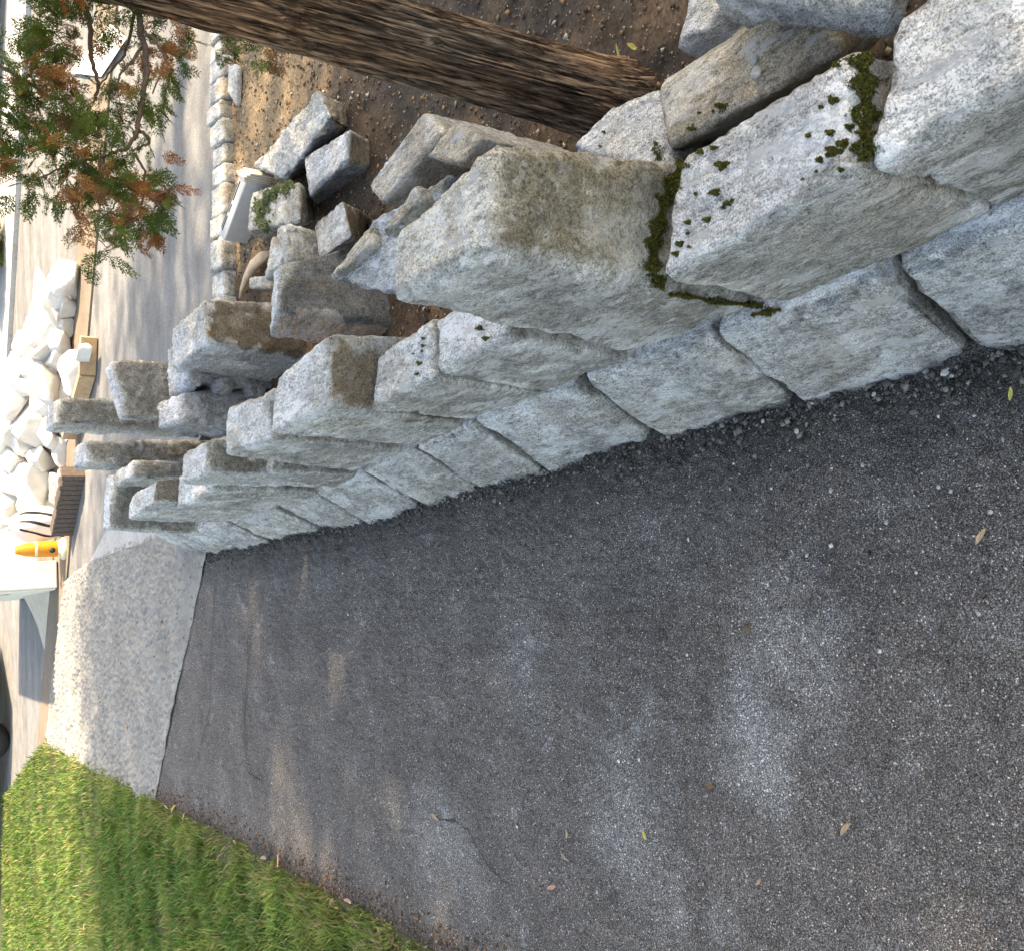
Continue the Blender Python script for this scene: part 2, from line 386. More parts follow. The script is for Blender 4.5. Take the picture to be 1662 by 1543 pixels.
LOOSE=[
([(0.992, 5.45, 0.039), (1.01, 5.141, 0.052), (1.149, 5.147, 0.065), (1.143, 5.452, 0.054), (1.003, 5.446, 0.822), (0.997, 5.165, 0.817), (1.12, 5.142, 0.808), (1.145, 5.44, 0.813)],{'kind': 'darkend', 'amp': 1.1199999999999999, 'seed': 51, 'label': 'tallest grey slab, standing upright at the far end of the pile', 'r': 0.016}),
([(0.952, 4.796, 0.057), (0.936, 4.694, 0.047), (1.242, 4.669, 0.066), (1.226, 4.8, 0.045), (0.951, 4.795, 0.603), (0.931, 4.666, 0.596), (1.21, 4.673, 0.646), (1.216, 4.821, 0.65)],{'kind': 'darkend', 'amp': 1.1199999999999999, 'seed': 52, 'label': 'broad dark grey slab on end between the stepped block and the tallest slab', 'r': 0.016}),
([(0.775, 5.272, 0.049), (0.778, 4.994, 0.051), (0.898, 4.987, 0.061), (0.876, 5.249, 0.066), (0.779, 5.252, 0.729), (0.761, 4.976, 0.719), (0.882, 4.968, 0.718), (0.895, 5.254, 0.723)],{'kind': 'darkend', 'amp': 1.2800000000000002, 'seed': 53, 'label': 'narrow slab leaning just in front of the tallest standing slab', 'r': 0.016}),
([(0.663, 4.998, 0.052), (0.65, 4.675, 0.046), (0.718, 4.662, 0.046), (0.733, 5.022, 0.057), (0.636, 5.026, 0.594), (0.653, 4.661, 0.593), (0.734, 4.653, 0.573), (0.736, 5.002, 0.577)],{'kind': 'darkend', 'amp': 1.2800000000000002, 'seed': 54, 'label': 'thin dark slab squeezed behind the wall at its far end', 'r': 0.016}),
([(0.84, 4.75, 0.03), (0.82, 4.3, 0.03), (1.02, 4.3, 0.03), (1.02, 4.75, 0.03), (0.9, 4.7, 0.44), (0.87, 4.35, 0.4), (1.0, 4.35, 0.4), (1.02, 4.7, 0.44)],{'kind': 'plain', 'amp': 1.2, 'seed': 55, 'label': 'pale rough block propped low in front of the broad dark slab'}),
([(1.03, 4.28, 0.03), (1.04, 3.74, 0.03), (1.28, 3.76, 0.03), (1.28, 4.28, 0.03), (1.08, 4.27, 0.47), (1.07, 3.75, 0.475), (1.255, 3.76, 0.475), (1.27, 4.27, 0.47)],{'kind': 'stainend', 'amp': 1.0, 'seed': 56, 'label': 'large block with rust brown end face standing beside the road kerb'}),
([(0.98, 4.72, 0.03), (0.99, 4.2, 0.03), (1.3, 4.2, 0.03), (1.3, 4.75, 0.03), (1.05, 4.62, 0.4), (1.04, 4.2, 0.425), (1.24, 4.2, 0.425), (1.26, 4.6, 0.41)],{'kind': 'layered', 'amp': 1.5, 'seed': 57, 'label': 'layered ledge of flaking stone against the back of the rust stained block'}),
([(0.924, 3.2, 0.03), (0.964, 2.96, 0.03), (1.3, 2.96, 0.03), (1.19, 3.18, 0.03), (0.934, 3.14, 0.435), (0.984, 2.98, 0.465), (1.14, 2.98, 0.446), (1.16, 3.1, 0.426)],{'kind': 'pink', 'amp': 0.8, 'seed': 58, 'label': 'dark speckled block with pinkish front standing behind the wall beside the brown ended stone'}),
([(0.925, 2.472, 0.03), (0.763, 2.099, 0.03), (0.949, 1.774, 0.03), (0.966, 2.126, 0.03), (0.925, 2.472, 0.5), (0.763, 2.099, 0.47), (0.949, 1.774, 0.5), (0.966, 2.126, 0.52)],{'kind': 'skytop', 'amp': 1.0, 'seed': 59, 'label': 'pale slab with beige broken edge lying behind the largest wall stone'}),
([(0.903, 2.392, 0.3), (0.883, 2.258, 0.3), (0.896, 2.119, 0.3), (0.954, 2.125, 0.3), (0.903, 2.392, 0.535), (0.883, 2.258, 0.535), (0.896, 2.119, 0.535), (0.954, 2.125, 0.535)],{'kind': 'beige', 'amp': 1.3, 'seed': 74, 'label': 'beige flake along the far edge of the pale slab behind the largest stone'}),
([(0.9, 2.068, 0.3), (0.893, 1.954, 0.3), (0.907, 1.846, 0.3), (0.96, 1.875, 0.3), (0.9, 2.068, 0.535), (0.893, 1.954, 0.535), (0.907, 1.846, 0.535), (0.96, 1.875, 0.535)],{'kind': 'beige', 'amp': 1.3, 'seed': 75, 'label': 'beige flake nearer the trunk on the back edge of the pale slab'}),
([(1.249, 2.515, 0.03), (1.148, 2.421, 0.03), (1.2, 2.031, 0.03), (1.312, 2.14, 0.03), (1.248, 2.51, 0.34), (1.15, 2.418, 0.34), (1.201, 2.036, 0.34), (1.311, 2.143, 0.34)],{'kind': 'beige', 'amp': 0.6, 'seed': 60, 'label': 'flat beige slab with a pointed corner lying on the soil by the tree'}),
([(1.145, 2.079, 0.03), (1.046, 1.907, 0.03), (1.065, 1.798, 0.03), (1.172, 1.92, 0.03), (1.145, 2.079, 0.38), (1.046, 1.907, 0.38), (1.065, 1.798, 0.38), (1.172, 1.92, 0.38)],{'kind': 'beige', 'amp': 0.6, 'seed': 61, 'label': 'small beige slab overlapping the pointed beige slab behind the largest stone'}),
([(1.867, 3.876, 0.03), (1.835, 3.252, 0.03), (1.896, 3.209, 0.03), (2.127, 4.267, 0.03), (1.745, 3.594, 0.17), (1.766, 3.063, 0.19), (1.92, 3.164, 0.19), (1.975, 3.98, 0.15)],{'kind': 'shadefront', 'amp': 1.5, 'seed': 62, 'label': 'long angular grey rock on the soil, farthest from the wall'}),
([(1.65, 3.599, 0.03), (1.594, 3.068, 0.03), (1.697, 3.048, 0.03), (1.892, 3.633, 0.03), (1.58, 3.342, 0.17), (1.556, 2.956, 0.18), (1.648, 2.91, 0.19), (1.755, 3.388, 0.17)],{'kind': 'shadefront', 'amp': 0.7, 'seed': 63, 'label': 'cube shaped grey block with dark front resting in front of the long angular rock'}),
([(1.725, 4.219, 0.03), (1.606, 3.626, 0.03), (1.735, 3.635, 0.03), (1.997, 4.285, 0.03), (1.668, 4.001, 0.2), (1.476, 3.377, 0.2), (1.638, 3.38, 0.2), (1.812, 3.905, 0.2)],{'kind': 'beigelite', 'amp': 1.2, 'seed': 64, 'label': 'flat topped pale rock tufted with grey green moss'}),
([(1.377, 3.539, 0.03), (1.356, 3.184, 0.03), (1.418, 3.099, 0.03), (1.569, 3.578, 0.03), (1.235, 3.122, 0.24), (1.212, 2.819, 0.25), (1.364, 2.878, 0.25), (1.371, 3.15, 0.24)],{'kind': 'brownnear', 'amp': 0.8, 'seed': 65, 'label': 'pale wedge with brown side lying against the beige broken slab'}),
([(1.231, 3.298, 0.022), (1.243, 3.192, 0.042), (1.389, 3.208, 0.044), (1.387, 3.299, 0.018), (1.254, 3.286, 0.32), (1.235, 3.207, 0.323), (1.387, 3.201, 0.328), (1.402, 3.296, 0.329)],{'kind': 'mottle', 'amp': 1.6, 'seed': 66, 'label': 'small squarish mottled stone beneath the mossy rock', 'r': 0.016}),
([(1.28, 3.531, 0.03), (1.285, 3.369, 0.03), (1.305, 3.253, 0.03), (1.44, 3.437, 0.03), (1.281, 3.529, 0.3), (1.286, 3.369, 0.3), (1.305, 3.256, 0.3), (1.437, 3.436, 0.3)],{'kind': 'brownnear', 'amp': 0.9, 'seed': 67, 'label': 'slender upright stone with brown inner side beside the mottled stone'}),
([(1.405, 4.016, 0.03), (1.319, 3.738, 0.03), (1.374, 3.73, 0.03), (1.463, 4.008, 0.03), (1.405, 4.013, 0.2), (1.32, 3.74, 0.2), (1.374, 3.733, 0.2), (1.462, 4.005, 0.2)],{'kind': 'mottle', 'amp': 0.8, 'seed': 68, 'label': 'small grey block at the foot of the kerb beside the driftwood'}),
([(0.83, 1.336, 0.2), (0.834, 0.915, 0.2), (0.98, 0.75, 0.1), (1.086, 1.463, 0.1), (0.731, 1.142, 0.44), (0.714, 0.762, 0.45), (0.86, 0.8, 0.45), (0.873, 1.163, 0.43)],{'kind': 'slab', 'amp': 0.5, 'seed': 70, 'r': 0.03, 'label': 'smooth tan slab wedged behind the mossy wall stone beside the trunk'}),
([(0.861, 1.42, 0.03), (0.677, 1.132, 0.03), (0.879, 1.163, 0.03), (0.896, 1.284, 0.03), (0.86, 1.412, 0.44), (0.684, 1.138, 0.44), (0.877, 1.167, 0.42), (0.893, 1.282, 0.42)],{'kind': 'plain', 'amp': 0.9, 'seed': 71, 'label': 'pale pitted stone between the trunk and the largest wall stone'}),
([(0.862, 0.957, 0.455), (0.657, 0.651, 0.5), (0.95, 0.48, 0.5), (0.98, 0.78, 0.455), (0.885, 0.935, 0.552), (0.681, 0.625, 0.58), (0.94, 0.48, 0.68), (0.98, 0.78, 0.64)],{'kind': 'plain', 'amp': 1.6, 'seed': 72, 'r': 0.03, 'label': 'pale rough rock lying on top of the smooth tan slab'}),
([(1.122, 1.384, 0.05), (1.112, 1.271, 0.05), (1.13, 1.212, 0.05), (1.25, 1.312, 0.05), (1.125, 1.376, 0.15), (1.116, 1.274, 0.15), (1.132, 1.219, 0.15), (1.241, 1.31, 0.15)],{'kind': 'white2', 'amp': 0.8, 'seed': 73, 'label': "small white flat rock on the soil at the tan slab's far corner"}),
]
KERB=[[2.884, 4.446, 0.05], [1.581, 4.631, 0.05]]
KERBOUT=[[2.991, 4.663, 0.1], [1.644, 4.855, 0.1]]
ROCKS=[[3.17, 9.284, 0.119, 0.137], [3.06, 9.416, 0.149, 0.115], [2.93, 9.568, 0.182, 0.116], [2.958, 9.417, 0.114, 0.098], [2.785, 9.886, 0.296, 0.142], [2.822, 9.734, 0.23, 0.117], [2.865, 9.588, 0.17, 0.093], [2.782, 9.554, 0.123, 0.087], [2.705, 10.092, 0.373, 0.12], [2.628, 9.843, 0.219, 0.154], [2.643, 9.639, 0.119, 0.105], [2.546, 10.287, 0.419, 0.121], [2.55, 10.07, 0.309, 0.132], [2.5, 9.767, 0.135, 0.1], [2.44, 9.907, 0.187, 0.107], [2.289, 9.992, 0.178, 0.203], [2.372, 10.3, 0.366, 0.146], [2.44, 10.462, 0.472, 0.11], [2.222, 10.518, 0.425, 0.16], [2.022, 10.397, 0.294, 0.159], [2.146, 10.097, 0.183, 0.12], [2.055, 10.031, 0.117, 0.12], [2.001, 10.567, 0.374, 0.149], [1.868, 10.253, 0.167, 0.134], [1.68, 10.189, 0.069, 0.134], [1.828, 10.614, 0.338, 0.137], [1.69, 10.827, 0.4, 0.139], [1.639, 10.485, 0.207, 0.136], [1.449, 10.645, 0.223, 0.187], [1.577, 10.793, 0.344, 0.113], [1.477, 10.987, 0.409, 0.14], [1.327, 10.394, 0.052, 0.173], [1.324, 10.85, 0.285, 0.126], [1.299, 11.109, 0.41, 0.141], [1.139, 10.857, 0.225, 0.139], [1.187, 10.575, 0.097, 0.1], [1.495, 10.141, -0.02, 0.085], [1.464, 10.225, 0.013, 0.11], [2.242, 10.127, 0.231, 0.121], [1.858, 10.008, 0.037, 0.084], [2.192, 9.857, 0.075, 0.095], [2.33, 10.597, 0.503, 0.124], [1.99, 10.796, 0.488, 0.151], [1.58, 11.036, 0.47, 0.14], [1.081, 11.19, 0.376, 0.142], [0.995, 11.011, 0.254, 0.128]]
ROCKS2=[[2.21, 9.078, 0.08, 0.099], [2.341, 9.059, 0.08, 0.046], [2.236, 8.481, 0.08, 0.052]]
MISC={'bollard': [0.686, 10.273, 0.0], 'bag': [0.921, 10.312, 0.0], 'brickA': [1.337, 9.252, 0.0], 'brickB': [0.853, 9.968, 0.0], 'boardA': [2.383, 8.527, 0.0], 'boardB': [2.108, 9.587, 0.0], 'boxF': [0.403, 10.685, 0.0], 'boxFR': [0.651, 10.65, 0.0], 'boxB': [0.298, 13.806, 0.0], 'car': [-1.317, 14.675, 0.0], 'carb': [-2.134, 14.792, 0.0], 'bush': [4.766, 13.294, 0.0], 'bldA': [5.887, 14.346, 0.0], 'slab': [0.498, 7.536, 0.0], 'lawnfar': [-2.328, 15.662, 0.0], 'patchw': [4.719, 8.25, 0.0], 'dark': [6.29, 10.328, 0.0], 'dark2': [5.58, 10.429, 0.0]}
TRUNKPX=[[1.158, 1.66, 0.062], [1.167, 1.66, 0.432], [1.171, 1.66, 0.872], [1.164, 1.66, 1.113], [1.16, 1.66, 1.303]]
BR=[([[1.168, 1.72, 1.219], [1.106, 1.72, 1.182], [1.041, 1.72, 1.175], [1.002, 1.72, 1.172], [0.955, 1.72, 1.18], [0.907, 1.72, 1.189], [0.873, 1.72, 1.194], [0.844, 1.72, 1.211], [0.83, 1.72, 1.234], [0.816, 1.72, 1.257]], 0.0065), ([[0.886, 1.72, 1.194], [0.871, 1.72, 1.175], [0.858, 1.72, 1.174], [0.849, 1.72, 1.188], [0.839, 1.72, 1.202]], 0.004), ([[1.044, 1.72, 1.178], [0.988, 1.72, 1.218], [0.95, 1.72, 1.228]], 0.003), ([[1.179, 1.78, 1.28], [1.112, 1.78, 1.258], [1.079, 1.78, 1.256], [1.019, 1.78, 1.256], [0.989, 1.78, 1.246], [0.958, 1.78, 1.251]], 0.006), ([[1.143, 1.76, 1.181], [1.082, 1.76, 1.192], [1.046, 1.76, 1.202], [1.005, 1.76, 1.23], [0.971, 1.76, 1.248]], 0.0035), ([[0.837, 1.72, 1.2], [0.811, 1.72, 1.186], [0.763, 1.72, 1.183], [0.724, 1.72, 1.192], [0.701, 1.72, 1.215], [0.689, 1.72, 1.233]], 0.0025), ([[1.063, 1.69, 1.182], [1.043, 1.69, 1.159], [1.02, 1.69, 1.146], [0.985, 1.69, 1.155], [0.942, 1.69, 1.171]], 0.003), ([[0.817, 1.72, 1.217], [0.791, 1.72, 1.204], [0.765, 1.72, 1.21], [0.739, 1.72, 1.231], [0.712, 1.72, 1.246], [0.695, 1.72, 1.271], [0.684, 1.72, 1.288]], 0.002), ([[1.012, 1.82, 1.429], [0.997, 1.82, 1.387], [0.967, 1.82, 1.335], [0.958, 1.82, 1.293], [0.972, 1.82, 1.258]], 0.004), ([[0.916, 1.8, 1.432], [0.895, 1.8, 1.383], [0.859, 1.8, 1.362], [0.85, 1.8, 1.326], [0.845, 1.8, 1.304]], 0.004), ([[0.825, 1.74, 1.253], [0.814, 1.74, 1.281], [0.795, 1.74, 1.315], [0.761, 1.74, 1.363]], 0.003), ([[0.806, 1.7, 1.261], [0.772, 1.7, 1.262], [0.739, 1.7, 1.274], [0.727, 1.7, 1.258]], 0.003), ([[0.79, 1.71, 1.189], [0.797, 1.71, 1.165], [0.784, 1.71, 1.151]], 0.0015), ([[0.755, 1.71, 1.187], [0.752, 1.71, 1.167], [0.751, 1.71, 1.158]], 0.0015), ([[0.697, 1.71, 1.217], [0.687, 1.71, 1.198], [0.68, 1.71, 1.184]], 0.0015), ([[0.695, 1.72, 1.271], [0.666, 1.72, 1.264], [0.649, 1.72, 1.25]], 0.0015)]
CL=[[1.017, 1.793, 1.379, 0.045, 0], [0.974, 1.682, 1.354, 0.031, 0], [0.968, 1.755, 1.344, 0.041, 0.5], [1.016, 1.764, 1.301, 0.034, 0.8], [0.94, 1.741, 1.298, 0.038, 0.75], [0.913, 1.695, 1.379, 0.041, 0.2], [0.9, 1.736, 1.392, 0.034, 0.5], [0.876, 1.683, 1.356, 0.034, 0.1], [0.941, 1.801, 1.296, 0.031, 0.2], [0.946, 1.791, 1.252, 0.034, 0.1], [0.929, 1.747, 1.22, 0.031, 0.1], [0.93, 1.712, 1.184, 0.027, 0.1], [0.983, 1.797, 1.135, 0.017, 0], [1.101, 1.75, 1.167, 0.024, 0.1], [1.12, 1.794, 1.122, 0.021, 0.8], [1.131, 1.789, 1.097, 0.014, 0], [1.037, 1.741, 1.119, 0.014, 0.8], [0.988, 1.728, 1.139, 0.021, 0], [0.887, 1.754, 1.235, 0.034, 0.05], [0.849, 1.73, 1.288, 0.034, 0.1], [0.801, 1.693, 1.303, 0.031, 0.2], [0.807, 1.713, 1.27, 0.038, 0.05], [0.811, 1.784, 1.24, 0.031, 0.6], [0.757, 1.676, 1.239, 0.031, 0.1], [0.798, 1.676, 1.345, 0.031, 0.4], [0.817, 1.758, 1.349, 0.027, 0.7], [0.774, 1.709, 1.387, 0.034, 0.4], [0.854, 1.745, 1.397, 0.038, 0.4], [0.782, 1.736, 1.405, 0.031, 0.7], [0.749, 1.718, 1.366, 0.024, 0.1], [0.822, 1.81, 1.292, 0.031, 0.1], [0.744, 1.697, 1.274, 0.027, 0.7], [0.742, 1.728, 1.252, 0.024, 0.2], [0.742, 1.698, 1.221, 0.024, 0.6], [0.752, 1.759, 1.185, 0.014, 0.1], [0.75, 1.709, 1.158, 0.015, 0], [0.721, 1.72, 1.165, 0.017, 0], [0.742, 1.775, 1.167, 0.014, 0.1], [0.787, 1.715, 1.147, 0.015, 1], [0.786, 1.748, 1.189, 0.014, 1], [0.718, 1.797, 1.162, 0.017, 1], [0.662, 1.684, 1.262, 0.017, 0.1], [0.634, 1.679, 1.259, 0.015, 0], [0.692, 1.702, 1.291, 0.01, 0.9], [1.119, 1.777, 1.238, 0.027, 0.1], [1.101, 1.756, 1.213, 0.024, 0.2], [1.043, 1.703, 1.312, 0.027, 0.1], [1.041, 1.716, 1.288, 0.021, 0.2], [1.077, 1.695, 1.277, 0.021, 0.9], [1.084, 1.734, 1.331, 0.024, 0.1], [0.91, 1.676, 1.414, 0.038, 0.1], [0.835, 1.768, 1.408, 0.034, 0.2], [0.901, 1.795, 1.318, 0.031, 0.1], [1.037, 1.804, 1.181, 0.021, 0.2], [0.971, 1.773, 1.22, 0.024, 0.2], [1.075, 1.804, 1.168, 0.017, 0.6], [0.854, 1.673, 1.3, 0.024, 0.2], [0.812, 1.71, 1.225, 0.024, 0.1], [0.797, 1.805, 1.313, 0.021, 0.1], [0.793, 1.779, 1.275, 0.027, 0.2], [1.093, 1.727, 1.008, 0.015, 0], [1.15, 1.802, 0.918, 0.014, 0], [1.125, 1.757, 1.014, 0.014, 0.1], [0.739, 1.785, 1.206, 0.017, 0.5], [0.705, 1.711, 1.251, 0.014, 0.5], [0.798, 1.697, 1.183, 0.014, 0.3]]
LEAVES=[[-0.744, 2.958, 0.012, 'tan'], [-0.743, 2.226, 0.012, 'tan'], [-0.839, 2.298, 0.012, 'pink'], [-0.677, 2.203, 0.012, 'tan'], [-0.519, 1.274, 0.012, 'tan'], [-0.629, 1.879, 0.012, 'yel'], [-0.481, 1.637, 0.012, 'brn'], [-0.666, 1.513, 0.012, 'tan'], [-1.165, 4.489, 0.012, 'pink'], [-1.186, 4.684, 0.012, 'pink'], [-1.188, 5.124, 0.012, 'tan'], [-1.202, 5.501, 0.012, 'brn'], [-1.201, 6.38, 0.012, 'yel'], [-1.207, 6.531, 0.012, 'tan'], [-1.212, 6.126, 0.012, 'yel'], [-1.227, 3.888, 0.012, 'pink'], [-1.297, 3.93, 0.012, 'brn'], [-1.249, 3.65, 0.012, 'tan'], [-1.209, 4.226, 0.012, 'brn'], [-1.237, 3.43, 0.012, 'tan'], [-1.245, 3.329, 0.012, 'brn'], [-2.596, 9.362, 0.012, 'org'], [-2.005, 7.982, 0.012, 'tan'], [-1.782, 7.051, 0.012, 'tan'], [-0.797, 7.663, 0.012, 'tan'], [-1.173, 3.697, 0.012, 'pink'], [0.256, 0.832, 0.012, 'yel'], [1.257, 1.566, 0.012, 'yel'], [1.274, 1.62, 0.012, 'yel'], [0.025, 0.919, 0.012, 'tan']]
PEB=[[0.319, 0.944, 0.002, 0.016], [0.311, 0.933, 0.002, 0.01], [0.312, 1.093, 0.002, 0.01], [0.142, 1.217, 0.002, 0.009], [-0.129, 1.476, 0.002, 0.02], [0.186, 1.208, 0.002, 0.008], [0.313, 1.369, 0.002, 0.011], [0.275, 1.283, 0.002, 0.012], [0.067, 1.101, 0.002, 0.01], [0.12, 0.986, 0.002, 0.008], [0.109, 0.964, 0.002, 0.009], [0.065, 0.897, 0.002, 0.009], [-0.564, 2.866, 0.002, 0.01], [-0.504, 1.936, 0.002, 0.009], [0.324, 1.237, 0.002, 0.008], [-0.107, 0.943, 0.002, 0.008], [-0.414, 3.04, 0.002, 0.008], [-0.426, 2.91, 0.002, 0.009]]
PEBTOP=[[0.785, 0.92, 0.45], [0.761, 0.919, 0.45]]
SLABPTS=[[0.537, 6.967, 0.0], [0.489, 8.584, 0.0], [0.684, 7.7, 0.0]]
DUST=[[-0.35, 1.518, 0.0], [-0.155, 1.338, 0.0], [-0.76, 1.97, 0.0], [-0.799, 3.099, 0.0], [0.287, 2.392, 0.0]]
CRACK=[[[0.27, 4.729, 0.0], [-0.037, 4.801, 0.0], [-0.284, 4.846, 0.0], [-0.503, 4.915, 0.0], [-0.74, 4.988, -0.0]], [[-0.411, 4.941, -0.0], [-0.597, 4.948, 0.0], [-0.81, 4.921, 0.0], [-0.833, 4.73, 0.0]], [[0.211, 5.317, -0.0], [-0.195, 5.456, 0.0], [-0.539, 5.54, -0.0], [-0.877, 5.858, 0.0]], [[-0.742, 2.967, 0.0], [-0.749, 2.909, 0.0], [-0.738, 2.834, 0.0], [-0.754, 2.75, 0.0], [-0.791, 2.706, 0.0], [-0.848, 2.641, 0.0], [-0.88, 2.525, 0.0]]]
PLINTH=[[1.787, 4.438, 0.05], [1.962, 4.045, 0.05], [1.855, 4.529, 0.05]]
PLH=0.110
SUN_PATCH=[(5.24, 9.343), (4.45, 7.892), (4.277, 6.957), (4.687, 7.492)]
DRIFT=[[1.598, 4.038, 0.1], [1.614, 4.153, 0.1], [1.61, 4.267, 0.1], [1.586, 4.361, 0.1], [1.552, 4.431, 0.1], [1.513, 4.465, 0.1]]
HOUSES=[(9.6, 14.6), (5.6, 16.2)]
BUSH=[5.35, 14.6]
FLATSTONE=[(2.616, 4.512, 0.06), (2.472, 4.386, 0.06), (2.655, 4.331, 0.06), (2.757, 4.462, 0.06), (2.616, 4.512, 0.09), (2.472, 4.386, 0.09), (2.655, 4.331, 0.09), (2.757, 4.462, 0.09)]

# ------------------------------------------------------------------ materials
M = {}
M['granite'] = mat_granite()

def mat_asphalt(name, drive=True):
    k = NT(name)
    v = k.coord(rnd=False)
    if drive:
        base = k.attr()
        s = 1.0
    else:
        base = k.mix((0.185, 0.182, 0.178), k.ramp(k.noise(k.coord((0.35, 2.2, 1), False), 1.2, 6, 0.6), [(0.35, 0.80), (0.65, 1.15)]), 1.0, 'MULTIPLY')
        s = 0.35
    vo = k.n('TexVoronoi')
    vo.inputs['Scale'].default_value = 290*s
    k.l(v, vo.inputs['Vector'])
    sep = k.n('SeparateColor')
    k.l(vo.outputs['Color'], sep.inputs['Color'])
    cell = sep.outputs['Red']
    agg = k.ramp(cell, [(0.0, 0.55), (0.6, 0.95), (0.93, 1.2), (0.975, 1.9), (0.993, 3.2)])
    c = k.mix(base, agg, 1.0 if drive else 0.2, 'MULTIPLY')
    n1 = k.noise(v, 420*s, 3, 0.7)
    c = k.mix(c, k.ramp(n1, [(0.39, 0.22), (0.5, 1.0), (0.62, 1.9)]), 0.9 if drive else 0.25, 'MULTIPLY')
    if drive:
        c = k.mix(c, k.ramp(vo.outputs['Distance'], [(0.35, 1.15), (0.62, 0.45)]), 1.0, 'MULTIPLY')
    n2 = k.noise(v, 4.5, 6, 0.6)
    c = k.mix(c, k.ramp(n2, [(0.3, 0.78), (0.7, 1.2)]), 1.0, 'MULTIPLY')
    h = k.math('ADD', k.math('MULTIPLY', vo.outputs['Distance'], -1.4), k.math('ADD', k.math('MULTIPLY', cell, 0.5), k.math('MULTIPLY', n1, 0.8)))
    return k.done(c, 0.85, k.bump(h, 1.0 if drive else 0.2, 0.008))

M['asphalt'] = mat_asphalt('asphalt')
M['road'] = mat_asphalt('road_asphalt', False)

def mat_concrete(name, col, scale=1.0, relief=0.8):
    k = NT(name)
    v = k.coord(rnd=False)
    n1 = k.noise(v, 3.0*scale, 8, 0.65)
    n2 = k.noise(v, 60*scale, 6, 0.7, 0.5)
    c = k.mix(col, k.ramp(n1, [(0.3, 0.75), (0.7, 1.15)]), 1.0, 'MULTIPLY')
    c = k.mix(c, k.ramp(n2, [(0.33, 0.55), (0.45, 0.95), (0.7, 1.15)]), 0.8, 'MULTIPLY')
    c = k.mix(c, k.ramp(k.noise(v, 300*scale, 2), [(0.35, 0.8), (0.65, 1.15)]), 0.7, 'MULTIPLY')
    pv = k.voro(k.coord((1, 0.7, 1), False), 17*scale)
    pit = k.ramp(k.math('ADD', pv, k.math('MULTIPLY', n2, 0.35)), [(0.26, 0.28), (0.36, 1.0)])
    if relief > 0.5:
        c = k.mix(c, pit, 0.75, 'MULTIPLY')
    return k.done(c, 0.92, k.bump(n2, relief, 0.012))

M['apron'] = mat_concrete('apron_concrete', (0.30, 0.29, 0.268))
M['slab'] = mat_concrete('smooth_concrete', (0.40, 0.40, 0.39), 0.6, 0.15)
M['gutter'] = mat_concrete('gutter_concrete', (0.21, 0.165, 0.125), 0.6, 0.3)
M['soil'] = mat_attr('soil', 0.95, 0.5, 90)
M['litter'] = mat_attr('litter', 0.9, 0.3, 200)
M['turf'] = mat_flat('turf_soil', (0.055, 0.062, 0.022), 0.95, 0.4, 25, 0.6, 0.02)
M['grass'] = mat_attr('grass_blades', 0.6, 0.2, 8, 0.3)
M['ground'] = mat_flat('far_ground', (0.24, 0.21, 0.165), 0.95, 0.2, 2, 0.0)
M['moss'] = mat_attr('moss', 0.9, 0.35, 150, 0.15)
M['leaf'] = mat_attr('dry_leaf', 0.7, 0.25, 90, 0.15)
M['crack'] = mat_flat('crack_fill', (0.035, 0.034, 0.034), 0.9, 0.3, 60, 0.4)

# ------------------------------------------------------------------ structure: ground, road, drive
def sheet(name, pts, z, mat, kind='structure', parent=None, thick=0.0):
    n = len(pts)
    v = [(p[0], p[1], z) for p in pts]
    f = [list(range(n))]
    if thick:
        v += [(p[0], p[1], z-thick) for p in pts]
        f += [[i, n+i, n+(i+1) % n, (i+1) % n] for i in range(n)]
    o = mesh_obj(name, v, f, mat, parent, smooth=False)
    if kind: o['kind'] = kind
    return o

sheet('ground', [(-300, -100), (400, -100), (400, 600), (-300, 600)], -0.10, M['ground'])
sheet('road', [(-30, 3.0), (60, 3.0), (60, 24), (-30, 24)], -0.03, M['road'])
SD = Vector((-2.66, 1.79, 0)).normalized()              # direction of the street
SN = Vector((-SD.y, SD.x, 0))
if SN.y < 0: SN = -SN
def street(s, w):
    p = Vector((3.09, 8.48, 0)) + SD*s + SN*w
    return (p.x, p.y)
sheet('pavement', [street(-14, 0), street(9, 0), street(9, 0.85), street(-14, 0.85)], -0.012, M['gutter'], thick=0.05)
sheet('pavement', [street(-16, 5.2), street(12, 5.2), street(12, 7.4), street(-16, 7.4)], 0.03, M['slab'], thick=0.1)

# driveway: displaced asphalt, finer towards the viewer
ys = [0.10]
while ys[-1] < 7.4:
    ys.append(ys[-1] + 0.0055*max(1.0, ys[-1]/1.1))
ys = np.array(ys)
xs = np.linspace(-1.34, 0.50, 240)
gx, gy = np.meshgrid(xs, ys, indexing='ij')
P = np.stack([gx.ravel(), gy.ravel(), np.zeros(gx.size)], 1)
# near edge of the concrete apron cuts the drive off on a slant
far_line = 5.56 + (0.33 - P[:, 0])*0.913
P[:, 1] = np.minimum(P[:, 1], far_line + 0.16)
keep_amp = np.clip((far_line - P[:, 1])/0.1, 0, 1)
hgt = 0.0045*fbm(P, 3.0, 3, 5) + (0.0065*fbm(P, 50, 2, 9) + 0.0055*vnoise(P, 110, 3))*keep_amp
edge = np.clip((P[:, 0] - 0.14 + 0.06*fbm(P, 4, 3, 79))/0.18, 0, 1)
hgt += edge*(0.010*fbm(P, 30, 3, 21) - 0.004)
P[:, 2] = hgt - 0.0005
col = np.tile(np.array([0.325, 0.295, 0.275]), (len(P), 1))
def blob(cx, cy, rx, ry, sd):
    d = np.sqrt(((P[:, 0]-cx)/rx)**2 + ((P[:, 1]-cy)/ry)**2) + 0.55*fbm(P, 9, 4, sd)
    return np.clip(1.15 - d, 0, 1)
